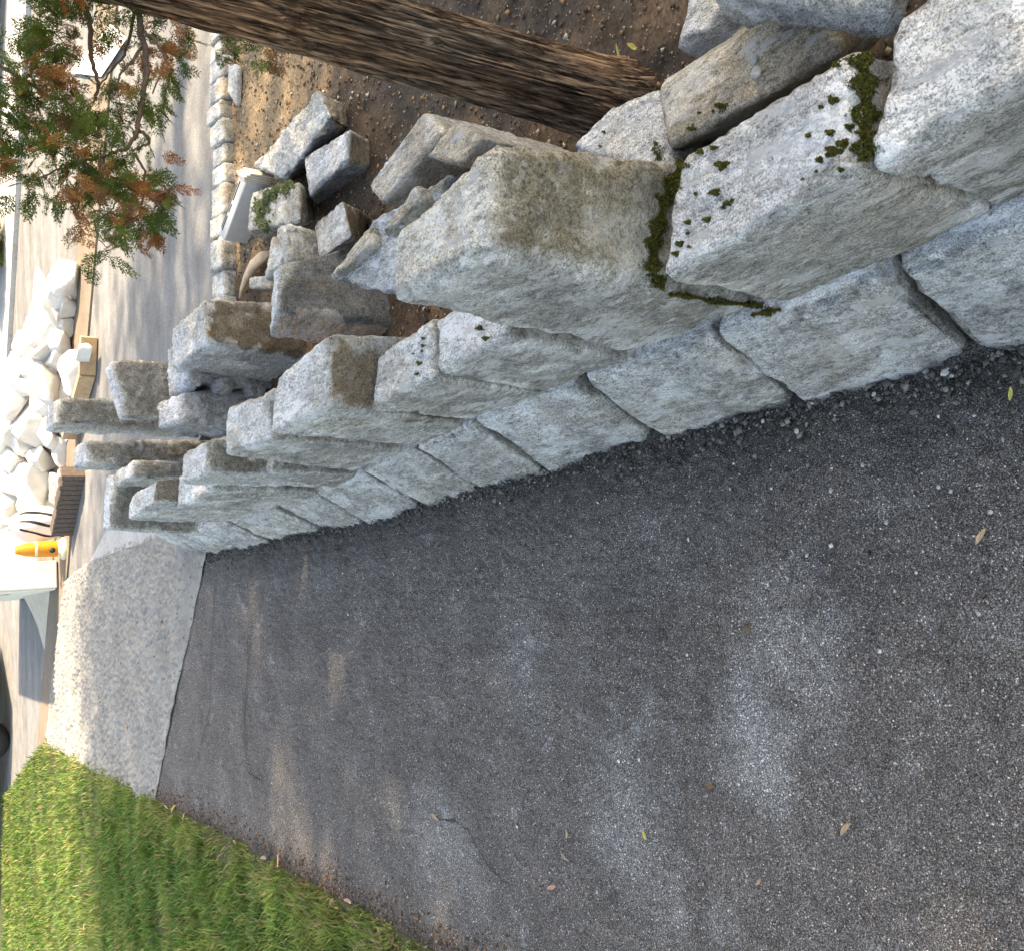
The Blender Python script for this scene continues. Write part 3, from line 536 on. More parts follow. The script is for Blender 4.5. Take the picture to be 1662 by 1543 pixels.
dust = 1.0*blob(-0.35, 1.50, 0.17, 0.12, 41) + 0.6*blob(-0.16, 1.36, 0.22, 0.15, 42) + 0.5*blob(-0.62, 1.95, 0.26, 0.22, 43) + 0.3*blob(-0.2, 2.4, 0.2, 0.2, 45) + 0.35*blob(-0.85, 3.0, 0.25, 0.35, 44)
dust += 0.5*np.clip(fbm(P, 5.0, 4, 60) - 0.30, 0, 1) + 1.8*np.clip(fbm(P, 14, 4, 61) - 0.36, 0, 0.4)
dust = np.clip(dust, 0, 1)[:, None]
col = col*(1 - dust) + np.array([0.72, 0.71, 0.70])*dust
grit = (edge*np.clip(0.75 + 0.6*fbm(P, 12, 3, 8), 0, 1))[:, None]
col = col*(1 - 0.75*grit) + np.array([0.075, 0.068, 0.063])*0.75*grit
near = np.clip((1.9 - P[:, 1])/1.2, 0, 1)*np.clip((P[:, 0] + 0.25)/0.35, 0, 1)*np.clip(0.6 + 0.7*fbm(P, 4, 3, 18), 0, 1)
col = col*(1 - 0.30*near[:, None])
tan = np.clip(fbm(P, 3.3, 3, 77) - 0.28, 0, 1)[:, None]*0.6
col = col*(1 - tan) + np.array([0.30, 0.23, 0.17])*tan
ledge = np.clip((-1.10 - P[:, 0])/0.12 + 0.5*fbm(P, 10, 3, 78), 0, 1)[:, None]
col = col*(1 - 0.6*ledge) + np.array([0.08, 0.064, 0.05])*0.6*ledge
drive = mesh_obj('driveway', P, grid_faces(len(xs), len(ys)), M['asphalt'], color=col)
drive['kind'] = 'structure'

def ribbon(pts, w, z, name, mat, parent, sd=0):
    rr = random.Random(sd)
    L = []
    for a, b in zip(pts[:-1], pts[1:]):
        a, b = Vector(a), Vector(b)
        for i in range(6):
            p = a.lerp(b, i/6)
            L.append(p + Vector((rr.uniform(-1, 1), rr.uniform(-1, 1), 0))*w*0.9)
    L.append(Vector(pts[-1]))
    v, f = [], []
    for i, p in enumerate(L):
        d = (L[min(i+1, len(L)-1)] - L[max(i-1, 0)]).normalized()
        s = Vector((-d.y, d.x, 0))*w*rr.uniform(0.25, 0.7)*(0.15 if i in (0, len(L)-1) else 1)
        v += [(p.x+s.x, p.y+s.y, z), (p.x-s.x, p.y-s.y, z)]
        if i: f.append([2*i-2, 2*i-1, 2*i+1, 2*i])
    return mesh_obj(name, v, f, mat, parent, smooth=False)
for i, cpts in enumerate(CRACK):
    ribbon(cpts, (0.0065, 0.006, 0.006, 0.005)[i], 0.0075, 'crack', M['crack'], drive, i)

# concrete apron with a coarse trowelled relief
nu, nv = 170, 330
u = np.linspace(0, 1, nu)[:, None]
w = np.linspace(0, 1, nv)[None, :]
nearL, nearR = np.array([-1.26, 6.93]), np.array([0.52, 5.33])
farL, farR = np.array([-1.28, 11.74]), np.array([0.42, 10.28])
side = 0.10*np.sin(np.pi*w)                               # right-hand side bows out
px = (nearL[0]*(1-u) + nearR[0]*u)*(1-w) + (farL[0]*(1-u) + farR[0]*u)*w + side*u
py = (nearL[1]*(1-u) + nearR[1]*u)*(1-w) + (farL[1]*(1-u) + farR[1]*u)*w
A = np.stack([px.ravel(), py.ravel(), np.zeros(px.size)], 1)
A0 = A.copy()
eg = np.minimum(np.minimum(u, 1-u)*np.ones_like(w)*1.8, np.minimum(w, 1-w)*np.ones_like(u)*4.5).ravel()
A[:, 0] += 0.03*fbm(A0, 4, 3, 91)*(eg < 0.03)
A[:, 1] += 0.05*fbm(A0, 7, 4, 92)*(eg < 0.012)
rel = 0.5*fbm(A0, 16, 3, 93, 0.6) + 0.9*fbm(A0*np.array([1, 0.7, 1]), 42, 2, 94)
A[:, 2] = 0.012 + 0.026*rel*np.clip(eg/0.05, 0, 1) - 0.006*(eg < 0.012)
ac = np.tile(np.array([1.0, 1.0, 1.0]), (len(A), 1))
ap = mesh_obj('driveway_apron', A, grid_faces(nu, nv), M['apron'], color=ac)
ap['kind'] = 'structure'
sheet('concrete_slab', [(0.52, 6.6), (0.74, 6.4), (0.80, 7.9), (0.52, 8.9)], 0.012, M['slab'], thick=0.05)

# planting bed behind the wall
xs = np.linspace(0.60, 6.0, 330)
tt = np.linspace(0, 1, 330)
gx, gt = np.meshgrid(xs, tt, indexing='ij')
yk = np.where(gx > 1.4, 4.66 - (gx-1.58)*0.142, 4.69 + (1.4-gx)*1.6)
gy = -0.6 + gt*(yk + 0.6)
S = np.stack([gx.ravel(), gy.ravel(), np.zeros(gx.size)], 1)
S[:, 2] = 0.052 + 0.018*fbm(S, 3, 3, 101) + 0.010*fbm(S, 22, 3, 102)
f1 = np.clip(0.5 + 0.9*fbm(S, 8, 4, 103), 0, 1)[:, None]
f2 = np.clip(fbm(S, 5, 4, 104)*1.6 - 0.1, 0, 1)[:, None]
sc = np.array([0.035, 0.026, 0.020])*(1-f1) + np.array([0.085, 0.060, 0.042])*f1
sunstrip = np.clip((S[:, 1] - 3.15 - 0.12*(2.2 - S[:, 0]))/0.7 + 0.5*fbm(S, 4, 3, 105), 0, 1)[:, None]*np.clip((S[:, 0]-1.5)/0.3, 0, 1)[:, None]  # golden strip by the kerb: sunlight painted into the soil colour
sc = sc*(1-0.7*f2) + np.array([0.20, 0.115, 0.06])*0.7*f2
sc = sc*(1-0.8*sunstrip) + np.array([0.28, 0.20, 0.12])*0.8*sunstrip
bed = mesh_obj('planting_bed', S, grid_faces(330, 330), M['soil'], color=sc)
bed['kind'] = 'structure'

# lawn ground
LW = [(-1.20, -1.0), (-1.20, 11.6), (-2.35, 15.7), (-14, 15.7 + 8), (-14, -1.0)]
sheet('lawn', LW, 0.006, M['turf'], thick=0.06)

# ------------------------------------------------------------------ grass
def grass():
    rng = np.random.default_rng(7)
    pts = []
    def zone(n, x0, x1, y0, y1):
        x = rng.uniform(x0, x1, n); y = rng.uniform(y0, y1, n)
        return np.stack([x, y, np.zeros(n)], 1)
    pts.append(zone(22000, -1.95, -1.13, 2.3, 5.2))
    pts.append(zone(32000, -3.1, -1.13, 5.2, 8.6))
    pts.append(zone(30000, -4.6, -1.13, 8.6, 15.8))
    pts.append(zone(6000, -4.5, -1.9, 1.0, 5.2))
    p = np.concatenate(pts)
    edge = -1.20 + 0.05*fbm(p, 6, 3, 200)
    far = np.where(p[:, 0] > -1.2, 11.6, 11.6 + (-1.2 - p[:, 0])*3.57) + 0.25*fbm(p, 5, 2, 203)
    clump = 1.3*fbm(p*np.array([0.7, 1.3, 1]), 6, 3, 201)
    keep = (p[:, 0] < edge) & (p[:, 1] < far) & (clump + rng.uniform(-0.5, 0.5, len(p)) > -0.38)
    p = p[keep]
    clump = clump[keep]
    n = len(p)
    dist = np.maximum(p[:, 1], 2.0)
    rows = np.sin(p[:, 1]*4.2 + p[:, 0]*2.0 + 3*vnoise(p, 0.8, 210))
    h = (0.042 + 0.036*rng.random(n) + 0.030*clump + 0.012*rows)*np.clip((edge[keep]-p[:, 0])/0.12 + 0.35, 0.35, 1)
    h = np.maximum(h, 0.018)
    wdt = 0.0020 + 0.0014*rng.random(n) + 0.00025*dist
    ang = 2*np.pi*(0.25*rng.standard_normal(n) + vnoise(p, 2.5, 202))
    lean = np.stack([np.cos(ang), np.sin(ang), np.zeros(n)], 1)*(h*(0.35 + 0.6*rng.random(n)))[:, None]
    side_a = rng.uniform(0, 2*np.pi, n)
    sd = np.stack([np.cos(side_a), np.sin(side_a), np.zeros(n)], 1)*wdt[:, None]
    up = np.zeros((n, 3)); up[:, 2] = h
    b = p.copy(); b[:, 2] = 0.0
    m = b + lean*0.35 + up*0.62
    t = b + lean + up*0.95
    V = np.stack([b-sd, b+sd, m-sd*0.8, m+sd*0.8, t], 1).reshape(-1, 3)
    o = np.arange(n)*5
    F = np.concatenate([np.stack([o, o+1, o+3], 1), np.stack([o, o+3, o+2], 1), np.stack([o+2, o+3, o+4], 1)])
    g = rng.random(n)
    dry = np.clip(0.35 + 1.1*fbm(p*np.array([0.5, 1.6, 1]), 2.6, 3, 205) + 0.5*(g-0.5) + 0.9*np.clip((p[:, 0]+1.45)/0.25, 0, 1), 0, 1)  # streaky bands of sun and shade painted in along with drier blades
    c1 = np.array([0.062, 0.150, 0.026]); c2 = np.array([0.185, 0.255, 0.060]); c3 = np.array([0.32, 0.26, 0.12])
    c = c1*(1-dry[:, None]) + c2*dry[:, None]
    st = (g < 0.12 + 0.25*(dry > 0.8))[:, None]
    c = np.where(st, c3, c)*rng.uniform(0.75, 1.25, (n, 1))
    C5 = np.repeat(c, 5, 0)
    C5[0::5] *= 0.8; C5[1::5] *= 0.8
    ob = mesh_obj('grass', V, F, M['grass'], color=C5)
    tag(ob, 'short green and straw coloured grass beside the asphalt drive', 'grass', kind='stuff')
grass()

# ------------------------------------------------------------------ stones
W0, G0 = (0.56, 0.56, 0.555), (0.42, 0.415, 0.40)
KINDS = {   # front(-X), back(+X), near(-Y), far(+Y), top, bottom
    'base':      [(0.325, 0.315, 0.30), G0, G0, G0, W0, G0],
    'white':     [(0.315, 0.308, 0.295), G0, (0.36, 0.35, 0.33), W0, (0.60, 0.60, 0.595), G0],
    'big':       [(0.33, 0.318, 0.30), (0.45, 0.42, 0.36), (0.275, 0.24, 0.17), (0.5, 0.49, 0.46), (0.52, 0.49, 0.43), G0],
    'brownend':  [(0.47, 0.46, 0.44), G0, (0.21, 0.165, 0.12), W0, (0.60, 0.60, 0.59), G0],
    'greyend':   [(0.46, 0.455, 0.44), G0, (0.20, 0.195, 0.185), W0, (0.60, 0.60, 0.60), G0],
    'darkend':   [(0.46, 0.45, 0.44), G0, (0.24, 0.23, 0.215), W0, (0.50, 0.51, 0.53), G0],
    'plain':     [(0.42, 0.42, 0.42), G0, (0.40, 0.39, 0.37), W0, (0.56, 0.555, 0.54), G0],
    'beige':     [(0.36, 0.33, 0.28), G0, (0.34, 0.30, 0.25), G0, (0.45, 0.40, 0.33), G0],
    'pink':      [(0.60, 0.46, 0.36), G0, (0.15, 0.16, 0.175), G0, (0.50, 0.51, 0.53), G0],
    'skytop':   [(0.20, 0.21, 0.23), (0.42, 0.37, 0.29), (0.14, 0.15, 0.17), (0.42, 0.37, 0.29), (0.56, 0.58, 0.62), G0],  # blue skylight on top and deep shade on front and near painted in
    'shadefront': [(0.21, 0.225, 0.25), G0, (0.33, 0.27, 0.20), G0, (0.55, 0.545, 0.53), G0],  # front painted dark blue for its shade
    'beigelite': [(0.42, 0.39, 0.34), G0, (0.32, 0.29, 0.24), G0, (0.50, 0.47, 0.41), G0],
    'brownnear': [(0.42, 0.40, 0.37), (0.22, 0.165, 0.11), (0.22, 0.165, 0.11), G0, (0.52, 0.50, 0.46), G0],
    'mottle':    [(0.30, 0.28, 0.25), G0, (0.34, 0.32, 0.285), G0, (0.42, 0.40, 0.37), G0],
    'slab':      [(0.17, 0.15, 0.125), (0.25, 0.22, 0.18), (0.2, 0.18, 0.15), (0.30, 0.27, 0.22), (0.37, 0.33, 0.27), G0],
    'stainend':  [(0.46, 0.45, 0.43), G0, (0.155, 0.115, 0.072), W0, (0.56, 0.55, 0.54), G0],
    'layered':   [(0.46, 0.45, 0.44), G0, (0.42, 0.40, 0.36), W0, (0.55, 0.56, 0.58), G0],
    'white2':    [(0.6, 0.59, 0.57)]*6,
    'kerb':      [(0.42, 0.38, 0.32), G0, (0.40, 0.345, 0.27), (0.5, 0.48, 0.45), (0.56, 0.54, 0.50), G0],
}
def stone(corners, kind='white', amp=1.0, seed=0, r=None, res=0.011, name='stone', parent=None, mat=None, ploc=Vector((0, 0, 0)), **_):
    c = np.array(corners, float)
    L = np.array([np.linalg.norm(np.mean([c[2]-c[1], c[3]-c[0], c[6]-c[5], c[7]-c[4]], 0)),
                  np.linalg.norm(np.mean([c[0]-c[1], c[3]-c[2], c[4]-c[5], c[7]-c[6]], 0)),
                  np.linalg.norm(np.mean(c[4:] - c[:4], 0))])
    N = np.clip(np.round(L/res).astype(int), 6, 60)
    idx, vi, faces = {}, [], []
    def vid(i, j, k):
        key = (i, j, k)
        if key not in idx:
            idx[key] = len(vi); vi.append(key)
        return idx[key]
    nx, ny, nz = N
    for i in range(nx):
        for j in range(ny):
            faces.append([vid(i, j, nz), vid(i+1, j, nz), vid(i+1, j+1, nz), vid(i, j+1, nz)])
            faces.append([vid(i, j, 0), vid(i, j+1, 0), vid(i+1, j+1, 0), vid(i+1, j, 0)])
    for i in range(nx):
        for k in range(nz):
            faces.append([vid(i, 0, k), vid(i+1, 0, k), vid(i+1, 0, k+1), vid(i, 0, k+1)])
            faces.append([vid(i, ny, k), vid(i, ny, k+1), vid(i+1, ny, k+1), vid(i+1, ny, k)])
    for j in range(ny):
        for k in range(nz):
            faces.append([vid(0, j, k), vid(0, j, k+1), vid(0, j+1, k+1), vid(0, j+1, k)])
            faces.append([vid(nx, j, k), vid(nx, j+1, k), vid(nx, j+1, k+1), vid(nx, j, k+1)])
    q = np.array(vi, float)/N
    F = np.array(faces)
    p = (q - 0.5)*L
    cen = c.mean(0)
    off = np.array([seed*3.71, seed*1.93, seed*0.77])
    if r is None: r = 0.015 if kind == 'base' else 0.011
    # uneven rounding of the arrises
    rr = r*(1.0 + 0.65*fbm(p + off, 14, 2, seed))[:, None]
    lim = np.maximum(L/2 - rr, 0.0)
    inner = np.clip(p, -lim, lim)
    d = p - inner
    dl = np.linalg.norm(d, axis=1, keepdims=True)
    nrm = d/np.maximum(dl, 1e-9)
    p = inner + nrm*np.minimum(rr, dl)
    q = p/L + 0.5
    rs = np.minimum(0.06, L.min()*0.38)
    p0 = (np.array(vi, float)/N - 0.5)*L
    d2 = p0 - np.clip(p0, -(L/2 - rs), L/2 - rs)
    ns = d2/np.maximum(np.linalg.norm(d2, axis=1, keepdims=True), 1e-9)
    soft = np.stack([-ns[:, 0], ns[:, 0], -ns[:, 1], ns[:, 1], ns[:, 2], -ns[:, 2]], 1)
    wts = np.stack([-nrm[:, 0], nrm[:, 0], -nrm[:, 1], nrm[:, 1], nrm[:, 2], -nrm[:, 2]], 1)
    x, y, z = q[:, 0:1], q[:, 1:2], q[:, 2:3]
    # corner order FF FN BN BF : x 0 front 1 back, y 0 near 1 far
    def bil(a):
        return a[1]*(1-x)*(1-y) + a[2]*x*(1-y) + a[3]*x*y + a[0]*(1-x)*y
    v = bil(c[:4])*(1-z) + bil(c[4:])*z
    nn = vnormals(v, F)
    a = amp*min(1.0, 0.5 + L.min()/0.3)
    disp = 0.0075*fbm(v + off, 4.5, 2, seed+1) + 0.0050*fbm(v + off, 19, 3, seed+2)
    rid = 1 - np.abs(fbm(v + off, 16, 3, seed+5))*2
    disp += 0.004*(rid - 0.6)
    disp += 0.0034*vnoise(v + off, 70, seed+6)
    fl = fbm(v + off, 4.2, 4, seed+9, 0.55)*3.2
    st = np.floor(fl) + np.clip((fl - np.floor(fl))*4.5, 0, 1)
    disp += 0.0022*(st - fl)
    edgy = np.clip((np.sort(np.abs(nrm), 1)[:, 1] - 0.15)/0.4, 0, 1)
    chip = np.clip(fbm(v + off, 26, 2, seed+7) - 0.05, 0, 1)
    disp -= edgy*chip*0.026
    if kind == 'layered':
        disp += 0.030*(np.floor((v[:, 2] + 0.02*fbm(v, 6, 2, 3))*14) % 2 - 0.5)*np.clip(wts[:, 0] + wts[:, 3] + wts[:, 2], 0, 1)
    if kind == 'base':
        disp += wts[:, 0].clip(0, 1)*0.008*fbm(v + off, 9, 4, seed+8)
    if kind == 'base':
        disp *= 1 - 0.85*np.clip(wts[:, 2] + wts[:, 3], 0, 1)
        disp -= 0.010*np.clip((np.abs(q[:, 1] - 0.5)*L[1] - L[1]/2 + 0.03)/0.03, 0, 1)**2*wts[:, 0].clip(0, 1)
    v = v + nn*(a*disp)[:, None]
    # colours: side weathering with ragged borders; skylit tops and shaded fronts painted in
    jit = np.stack([1.3*fbm(v + off, 9, 5, seed+20+k, 0.62) for k in range(6)], 1)
    s = np.exp(12*(soft + 0.9*jit))
    s /= s.sum(1, keepdims=True)
    cols = s @ np.array(KINDS[kind])
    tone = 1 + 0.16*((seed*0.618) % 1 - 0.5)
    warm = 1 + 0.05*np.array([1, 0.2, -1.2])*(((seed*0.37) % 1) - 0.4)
    gain = 1.12 + 0.36*soft[:, 4].clip(0, 1) + (0.25 if kind == 'base' else 0.06)*soft[:, 0].clip(0, 1)  # tops lifted in colour as skylight would brighten them
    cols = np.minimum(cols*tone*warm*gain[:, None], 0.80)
    if kind in ('big', 'white', 'brownend', 'base', 'greyend'):
        # pale crust creeping over the upper arris of the front
        up = np.clip(wts[:, 0], 0, 1)*np.clip((q[:, 2] - 0.62 + 0.35*jit[:, 1])/0.2, 0, 1) + np.clip(edgy*wts[:, 0].clip(0, 1)*1.2, 0, 1)
        up = np.clip(up, 0, 1)[:, None]*0.6
        cols = cols*(1-up) + np.array([0.60, 0.60, 0.60])*up
    if kind in ('brownend', 'stainend', 'big', 'darkend', 'greyend', 'pink'):
        pt_ = (np.clip(0.35 + 1.5*fbm(v + off, 8, 5, seed+40, 0.65), 0, 1)*soft[:, 2].clip(0, 1))[:, None]*0.42
        cols = cols*(1-pt_) + np.array([0.40, 0.385, 0.355])*pt_
    wear = (edgy*np.clip(0.6 + 0.8*jit[:, 3], 0, 1))[:, None]*0.45
    cols = cols*(1-wear) + np.minimum(cols*1.6 + 0.06, 0.64)*wear
    brn = np.clip(fbm(v + off, 7, 3, seed+31) - 0.28, 0, 1)[:, None]*0.9
    cols = cols*(1-brn) + np.array([0.26, 0.22, 0.165])*brn
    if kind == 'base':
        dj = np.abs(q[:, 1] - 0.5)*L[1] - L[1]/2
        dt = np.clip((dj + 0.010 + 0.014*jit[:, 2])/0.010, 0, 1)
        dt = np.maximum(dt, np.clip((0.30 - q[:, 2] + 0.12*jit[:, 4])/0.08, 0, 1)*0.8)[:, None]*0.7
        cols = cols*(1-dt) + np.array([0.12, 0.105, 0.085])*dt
    ob = mesh_obj(name, v - cen, F, mat or M['granite'], parent, tuple(Vector(cen) - ploc), color=cols)
    return ob, v, F

BV, BF = [], []
def remember(v, F):
    o = sum(len(a) for a in BV)
    BV.append(v); BF.append(F + o)

wall_at = Vector((0.5, 1.0, 0.0))
wall = empty('stone_wall', wall_at)
tag(wall, 'dry stacked wall of pale granite blocks along the right of the asphalt drive', 'wall')
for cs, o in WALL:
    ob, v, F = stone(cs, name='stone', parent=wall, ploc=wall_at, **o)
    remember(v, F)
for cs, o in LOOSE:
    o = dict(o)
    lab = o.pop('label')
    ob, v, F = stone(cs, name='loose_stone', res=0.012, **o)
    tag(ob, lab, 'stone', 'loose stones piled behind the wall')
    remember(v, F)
bvh = BVHTree.FromPolygons([tuple(p) for p in np.concatenate(BV)], [tuple(int(i) for i in f) for f in np.concatenate(BF)])
eye = Vector((0, 0, HEIGHT))
def seen(x, y):
    """point of a stone's surface met when looking from standing height towards a place in the layout sketch"""
    d = (fwd + rgt*((1543-y-771.5)/1549) - upv*((x-831)/1549)).normalized()
    hit = bvh.ray_cast(eye, d)
    return (hit[0], hit[1]) if hit[0] is not None else (None, None)

# ------------------------------------------------------------------ moss on the stones
def moss(name, paths, spots, dens, parent, ploc, seed, hlen=(0.0016, 0.0038), c1=(0.035, 0.042, 0.008), c2=(0.16, 0.15, 0.028), thick=0.010, group=None):
    rng = random.Random(seed)
    smp = []
    for pts, wd in paths:
        for (x0, y0), (x1, y1) in zip(pts[:-1], pts[1:]):
            ln = math.hypot(x1-x0, y1-y0)
            for i in range(int(ln*wd*dens)):
                t = rng.random()
                g = rng.gauss(0, 0.42)
                nx, ny = -(y1-y0)/ln, (x1-x0)/ln
                ww = wd*(0.75 + 0.5*math.sin(t*9 + x0))
                smp.append((x0+(x1-x0)*t + nx*g*ww, y0+(y1-y0)*t + ny*g*ww, max(0, 1-abs(g)*1.1)))
    for (x, y, r) in spots:
        for i in range(int(r*r*3.4*dens)+6):
            a, q = rng.random()*6.283, math.sqrt(rng.random())
            wob = 1 + 0.35*math.sin(3*a + x) + 0.2*math.sin(5*a + y)
            smp.append((x + math.cos(a)*q*r*wob*1.25, y + math.sin(a)*q*r*wob*0.8, (1-q)*0.6))
    V, F, Cc = [], [], []
    for x, y, k in smp:
        p, n = seen(x, y)
        if p is None: continue
        n = n.normalized()
        if n.dot(eye - p) < 0: n = -n
        base = p + n*(k*thick*rng.uniform(0.2, 1.0) - 0.001)
        cc = rng.random()
        colr = [c1[i]*(1-cc) + c2[i]*cc for i in range(3)]
        for b in range(4):
            dr = (n*0.7 + Vector((rng.gauss(0, .6), rng.gauss(0, .6), rng.gauss(0.25, .5)))).normalized()
            ln = rng.uniform(*hlen)
            s = dr.cross(Vector((rng.gauss(0, 1), rng.gauss(0, 1), rng.gauss(0, 1)))).normalized()*ln*0.28
            o = len(V)
            V += [tuple(base - s - Vector(ploc)), tuple(base + s - Vector(ploc)), tuple(base + dr*ln*0.6 + s*0.9 - Vector(ploc)), tuple(base + dr*ln - Vector(ploc))]
            F.append([o, o+1, o+2, o+3])
            Cc += [colr]*4
    if not V: return None
    ob = mesh_obj(name, V, np.array(F), M['moss'], parent, smooth=False, color=np.array(Cc))
    ob['kind'] = 'stuff'
    return ob
z6 = lambda l: [(1000 + a/2.269, b/2.269, r/2.269*0.85) for a, b, r in l]
z8 = lambda l: [(350 + a/3.022, 500 + b/3.022, r/3.022) for a, b, r in l]
moss('moss', [([(1108, 262), (1082, 318), (1062, 385), (1058, 440), (1075, 468)], 17),
              ([(1396, 92), (1404, 150), (1404, 215), (1402, 262)], 24), ([(1085, 476), (1150, 487), (1240, 497)], 6), ([(1222, 512), (1268, 503)], 8)],
     z6([(390, 610, 22), (365, 710, 16), (335, 810, 13), (410, 750, 12), (395, 765, 7), (430, 740, 8), (265, 820, 10), (235, 900, 14), (220, 935, 12), (800, 370, 18), (710, 500, 9), (790, 490, 14), (800, 560, 26), (835, 530, 20), (750, 590, 12), (830, 625, 10), (812, 240, 12), (360, 545, 12), (310, 560, 12), (330, 530, 9), (265, 860, 6), (270, 910, 6), (755, 395, 7), (860, 470, 15), (295, 715, 6), (740, 632, 4), (690, 660, 3)])
     + z8([(1000, 270, 12), (990, 325, 9), (1020, 150, 8), (1295, 100, 15), (1325, 150, 13), (1015, 210, 6), (970, 225, 5), (1018, 185, 7)]),
     1.7, wall, wall_at, 3)
loose = [o for o in bpy.data.objects if o.name.startswith('loose_stone')]
def loose_by(text):
    return [o for o in loose if text in o.get('label', '')][0]
sl = loose_by('smooth tan slab')
moss('moss', [], z6([(280, 475, 18), (390, 395, 24), (360, 410, 8), (308, 415, 7)]), 0.5, sl, sl.location, 5)
sl = loose_by('pale pitted stone')
moss('moss', [([(1066, 232), (1072, 262)], 12)], [(980, 215, 3), (975, 238, 2.5), (950, 245, 2)], 0.5, sl, sl.location, 6)
sl = loose_by('tufted')
moss('moss', [([(475, 298), (445, 312), (426, 335), (424, 360), (436, 374)], 13)], [(470, 300, 7), (425, 335, 8)], 0.7, sl, sl.location, 8, hlen=(0.007, 0.018), c1=(0.13, 0.15, 0.06), c2=(0.30, 0.32, 0.17), thick=0.012)

# ------------------------------------------------------------------ kerb of small setts beside the road
kerb = empty('kerb', (2.2, 4.65, 0))
tag(kerb, 'kerb of small pale stone setts between planting bed and road', 'kerb')
rk = random.Random(12)
kd = Vector((2.884-1.581, 4.446-4.631, 0)).normalized()
kn = Vector((-kd.y, kd.x, 0))
s, i = -0.25, 0
while s < 3.6:
    ln = rk.uniform(0.09, 0.17)
    g = rk.uniform(-0.012, 0.012)
    hh = rk.uniform(0.115, 0.14)
    a = Vector((1.581, 4.631, 0)) + kd*s + kn*g
    b = a + kd*(ln - 0.003)
    w = kn*rk.uniform(0.17, 0.20)
    # front corner = smaller X
    cs = [(*(a+w).xy, -0.06), (*a.xy, -0.06), (*b.xy, -0.06), (*(b+w).xy, -0.06), (*(a+w).xy, hh), (*a.xy, hh-0.01), (*b.xy, hh-0.01+rk.uniform(-.006, .006)), (*(b+w).xy, hh)]
    stone(cs, kind='kerb', amp=0.65, seed=200+i, res=0.014, r=0.008, name='kerb_stone', parent=kerb, ploc=kerb.location)
    s += ln
    i += 1

# ------------------------------------------------------------------ cedar: trunk, branches, foliage
def mat_bark():
    k = NT('bark')
    v = k.coord((1, 1, 0.10), False)
    n1 = k.noise(v, 95, 9, 0.72, 0.3)
    n2 = k.noise(v, 220, 6, 0.7)
    n3 = k.noise(k.coord((1, 1, 0.3), False), 7, 4, 0.6)
    c = k.ramp(n1, [(0.37, (0.05, 0.031, 0.021)), (0.46, (0.23, 0.15, 0.10)), (0.62, (0.46, 0.33, 0.235))])
    c = k.mix(c, k.ramp(n2, [(0.35, 0.55), (0.65, 1.3)]), 0.8, 'MULTIPLY')
    c = k.mix(c, k.ramp(n3, [(0.35, (0.75, 0.8, 0.85)), (0.65, (1.25, 1.05, 0.9))]), 1.0, 'MULTIPLY')
    cr = k.ramp(k.noise(k.coord((1, 1, 0.09), False), 42, 7, 0.65, 0.4), [(0.455, 1.0), (0.495, 0.16), (0.535, 1.0)])
    c = k.mix(c, cr, 0.85, 'MULTIPLY')
    h = k.math('ADD', k.math('ADD', n1, k.math('MULTIPLY', n2, 0.4)), k.math('MULTIPLY', cr, 0.8))
    return k.done(c, 0.9, k.bump(h, 1.0, 0.012))
M['bark'] = mat_bark()
M['twig'] = mat_flat('twig', (0.12, 0.085, 0.065), 0.85, 0.4, 120, 0.5)
M['foliage'] = mat_attr('cedar_foliage', 0.6, 0.25, 60, 0.45)
TX, TY = 1.165, 1.66
tree = empty('cedar_tree', (TX, TY, 0.0))
tag(tree, 'cedar tree with shredding brown bark rising behind the wall, browning low foliage', 'tree')
na, nz = 220, 420
zz = np.linspace(-0.05, 3.2, nz)
aa = np.linspace(0, 2*np.pi, na, endpoint=False)
gz, ga = np.meshgrid(zz, aa, indexing='ij')
tw = ga + 0.25*gz
rad = 0.083 + 0.055*np.exp(-np.clip(gz, 0, 9)/0.11)*(1 + 0.5*np.sin(3*ga + 0.6)) - 0.006*gz
cyl = np.stack([np.cos(tw).ravel()*1.0, np.sin(tw).ravel()*1.0, gz.ravel()*0.22], 1)
fib = fbm(cyl, 9, 4, 301, 0.6)
fib2 = 1 - 2*np.abs(fbm(cyl + 3, 14, 3, 302))
lob = fbm(np.stack([np.cos(ga).ravel(), np.sin(ga).ravel(), gz.ravel()*0.7], 1), 1.6, 2, 303)
rad = rad.ravel() + 0.010*fib - 0.013*np.clip(1 - 4.5*np.abs(fbm(cyl + 3, 6, 3, 302)), 0, 1) - 0.007*np.clip(1 - 4.5*np.abs(fbm(cyl + 7, 13, 3, 305)), 0, 1) + 0.008*lob
for (kz, ka, ks) in ((0.93, 3.9, 0.020), (0.62, 4.4, 0.014), (1.18, 4.2, 0.018)):
    da = np.angle(np.exp(1j*(ga.ravel() - ka)))*0.083
    dz = gz.ravel() - kz
    rad += 0.014*np.exp(-(da**2 + dz**2)/(ks**2))
vx = np.stack([rad*np.cos(ga.ravel()), rad*np.sin(ga.ravel()), gz.ravel()], 1)
idx = np.arange(nz*na).reshape(nz, na)
nxt = np.roll(idx, -1, 1)
F = np.stack([idx[:-1].ravel(), nxt[:-1].ravel(), nxt[1:].ravel(), idx[1:].ravel()], 1)
mesh_obj('trunk', vx, F, M['bark'], tree)
# hanging low branches
for pts, r0 in BR:
    pp = [Vector(p) - Vector((TX, TY, 0)) for p in pts]
    fine = []
    rb = random.Random(int(r0*1e5) + len(pts))
    for a, b in zip(pp[:-1], pp[1:]):
        for q in range(4):
            fine.append(a.lerp(b, q/4) + Vector((rb.gauss(0, .0012), rb.gauss(0, .004), rb.gauss(0, .0012))))
    fine.append(pp[-1])
    rr = [r0*(1 - 0.6*i/len(fine)) for i in range(len(fine))]
    MB().tube(fine, rr, 7).build('branch', M['twig'], tree, smooth=True)

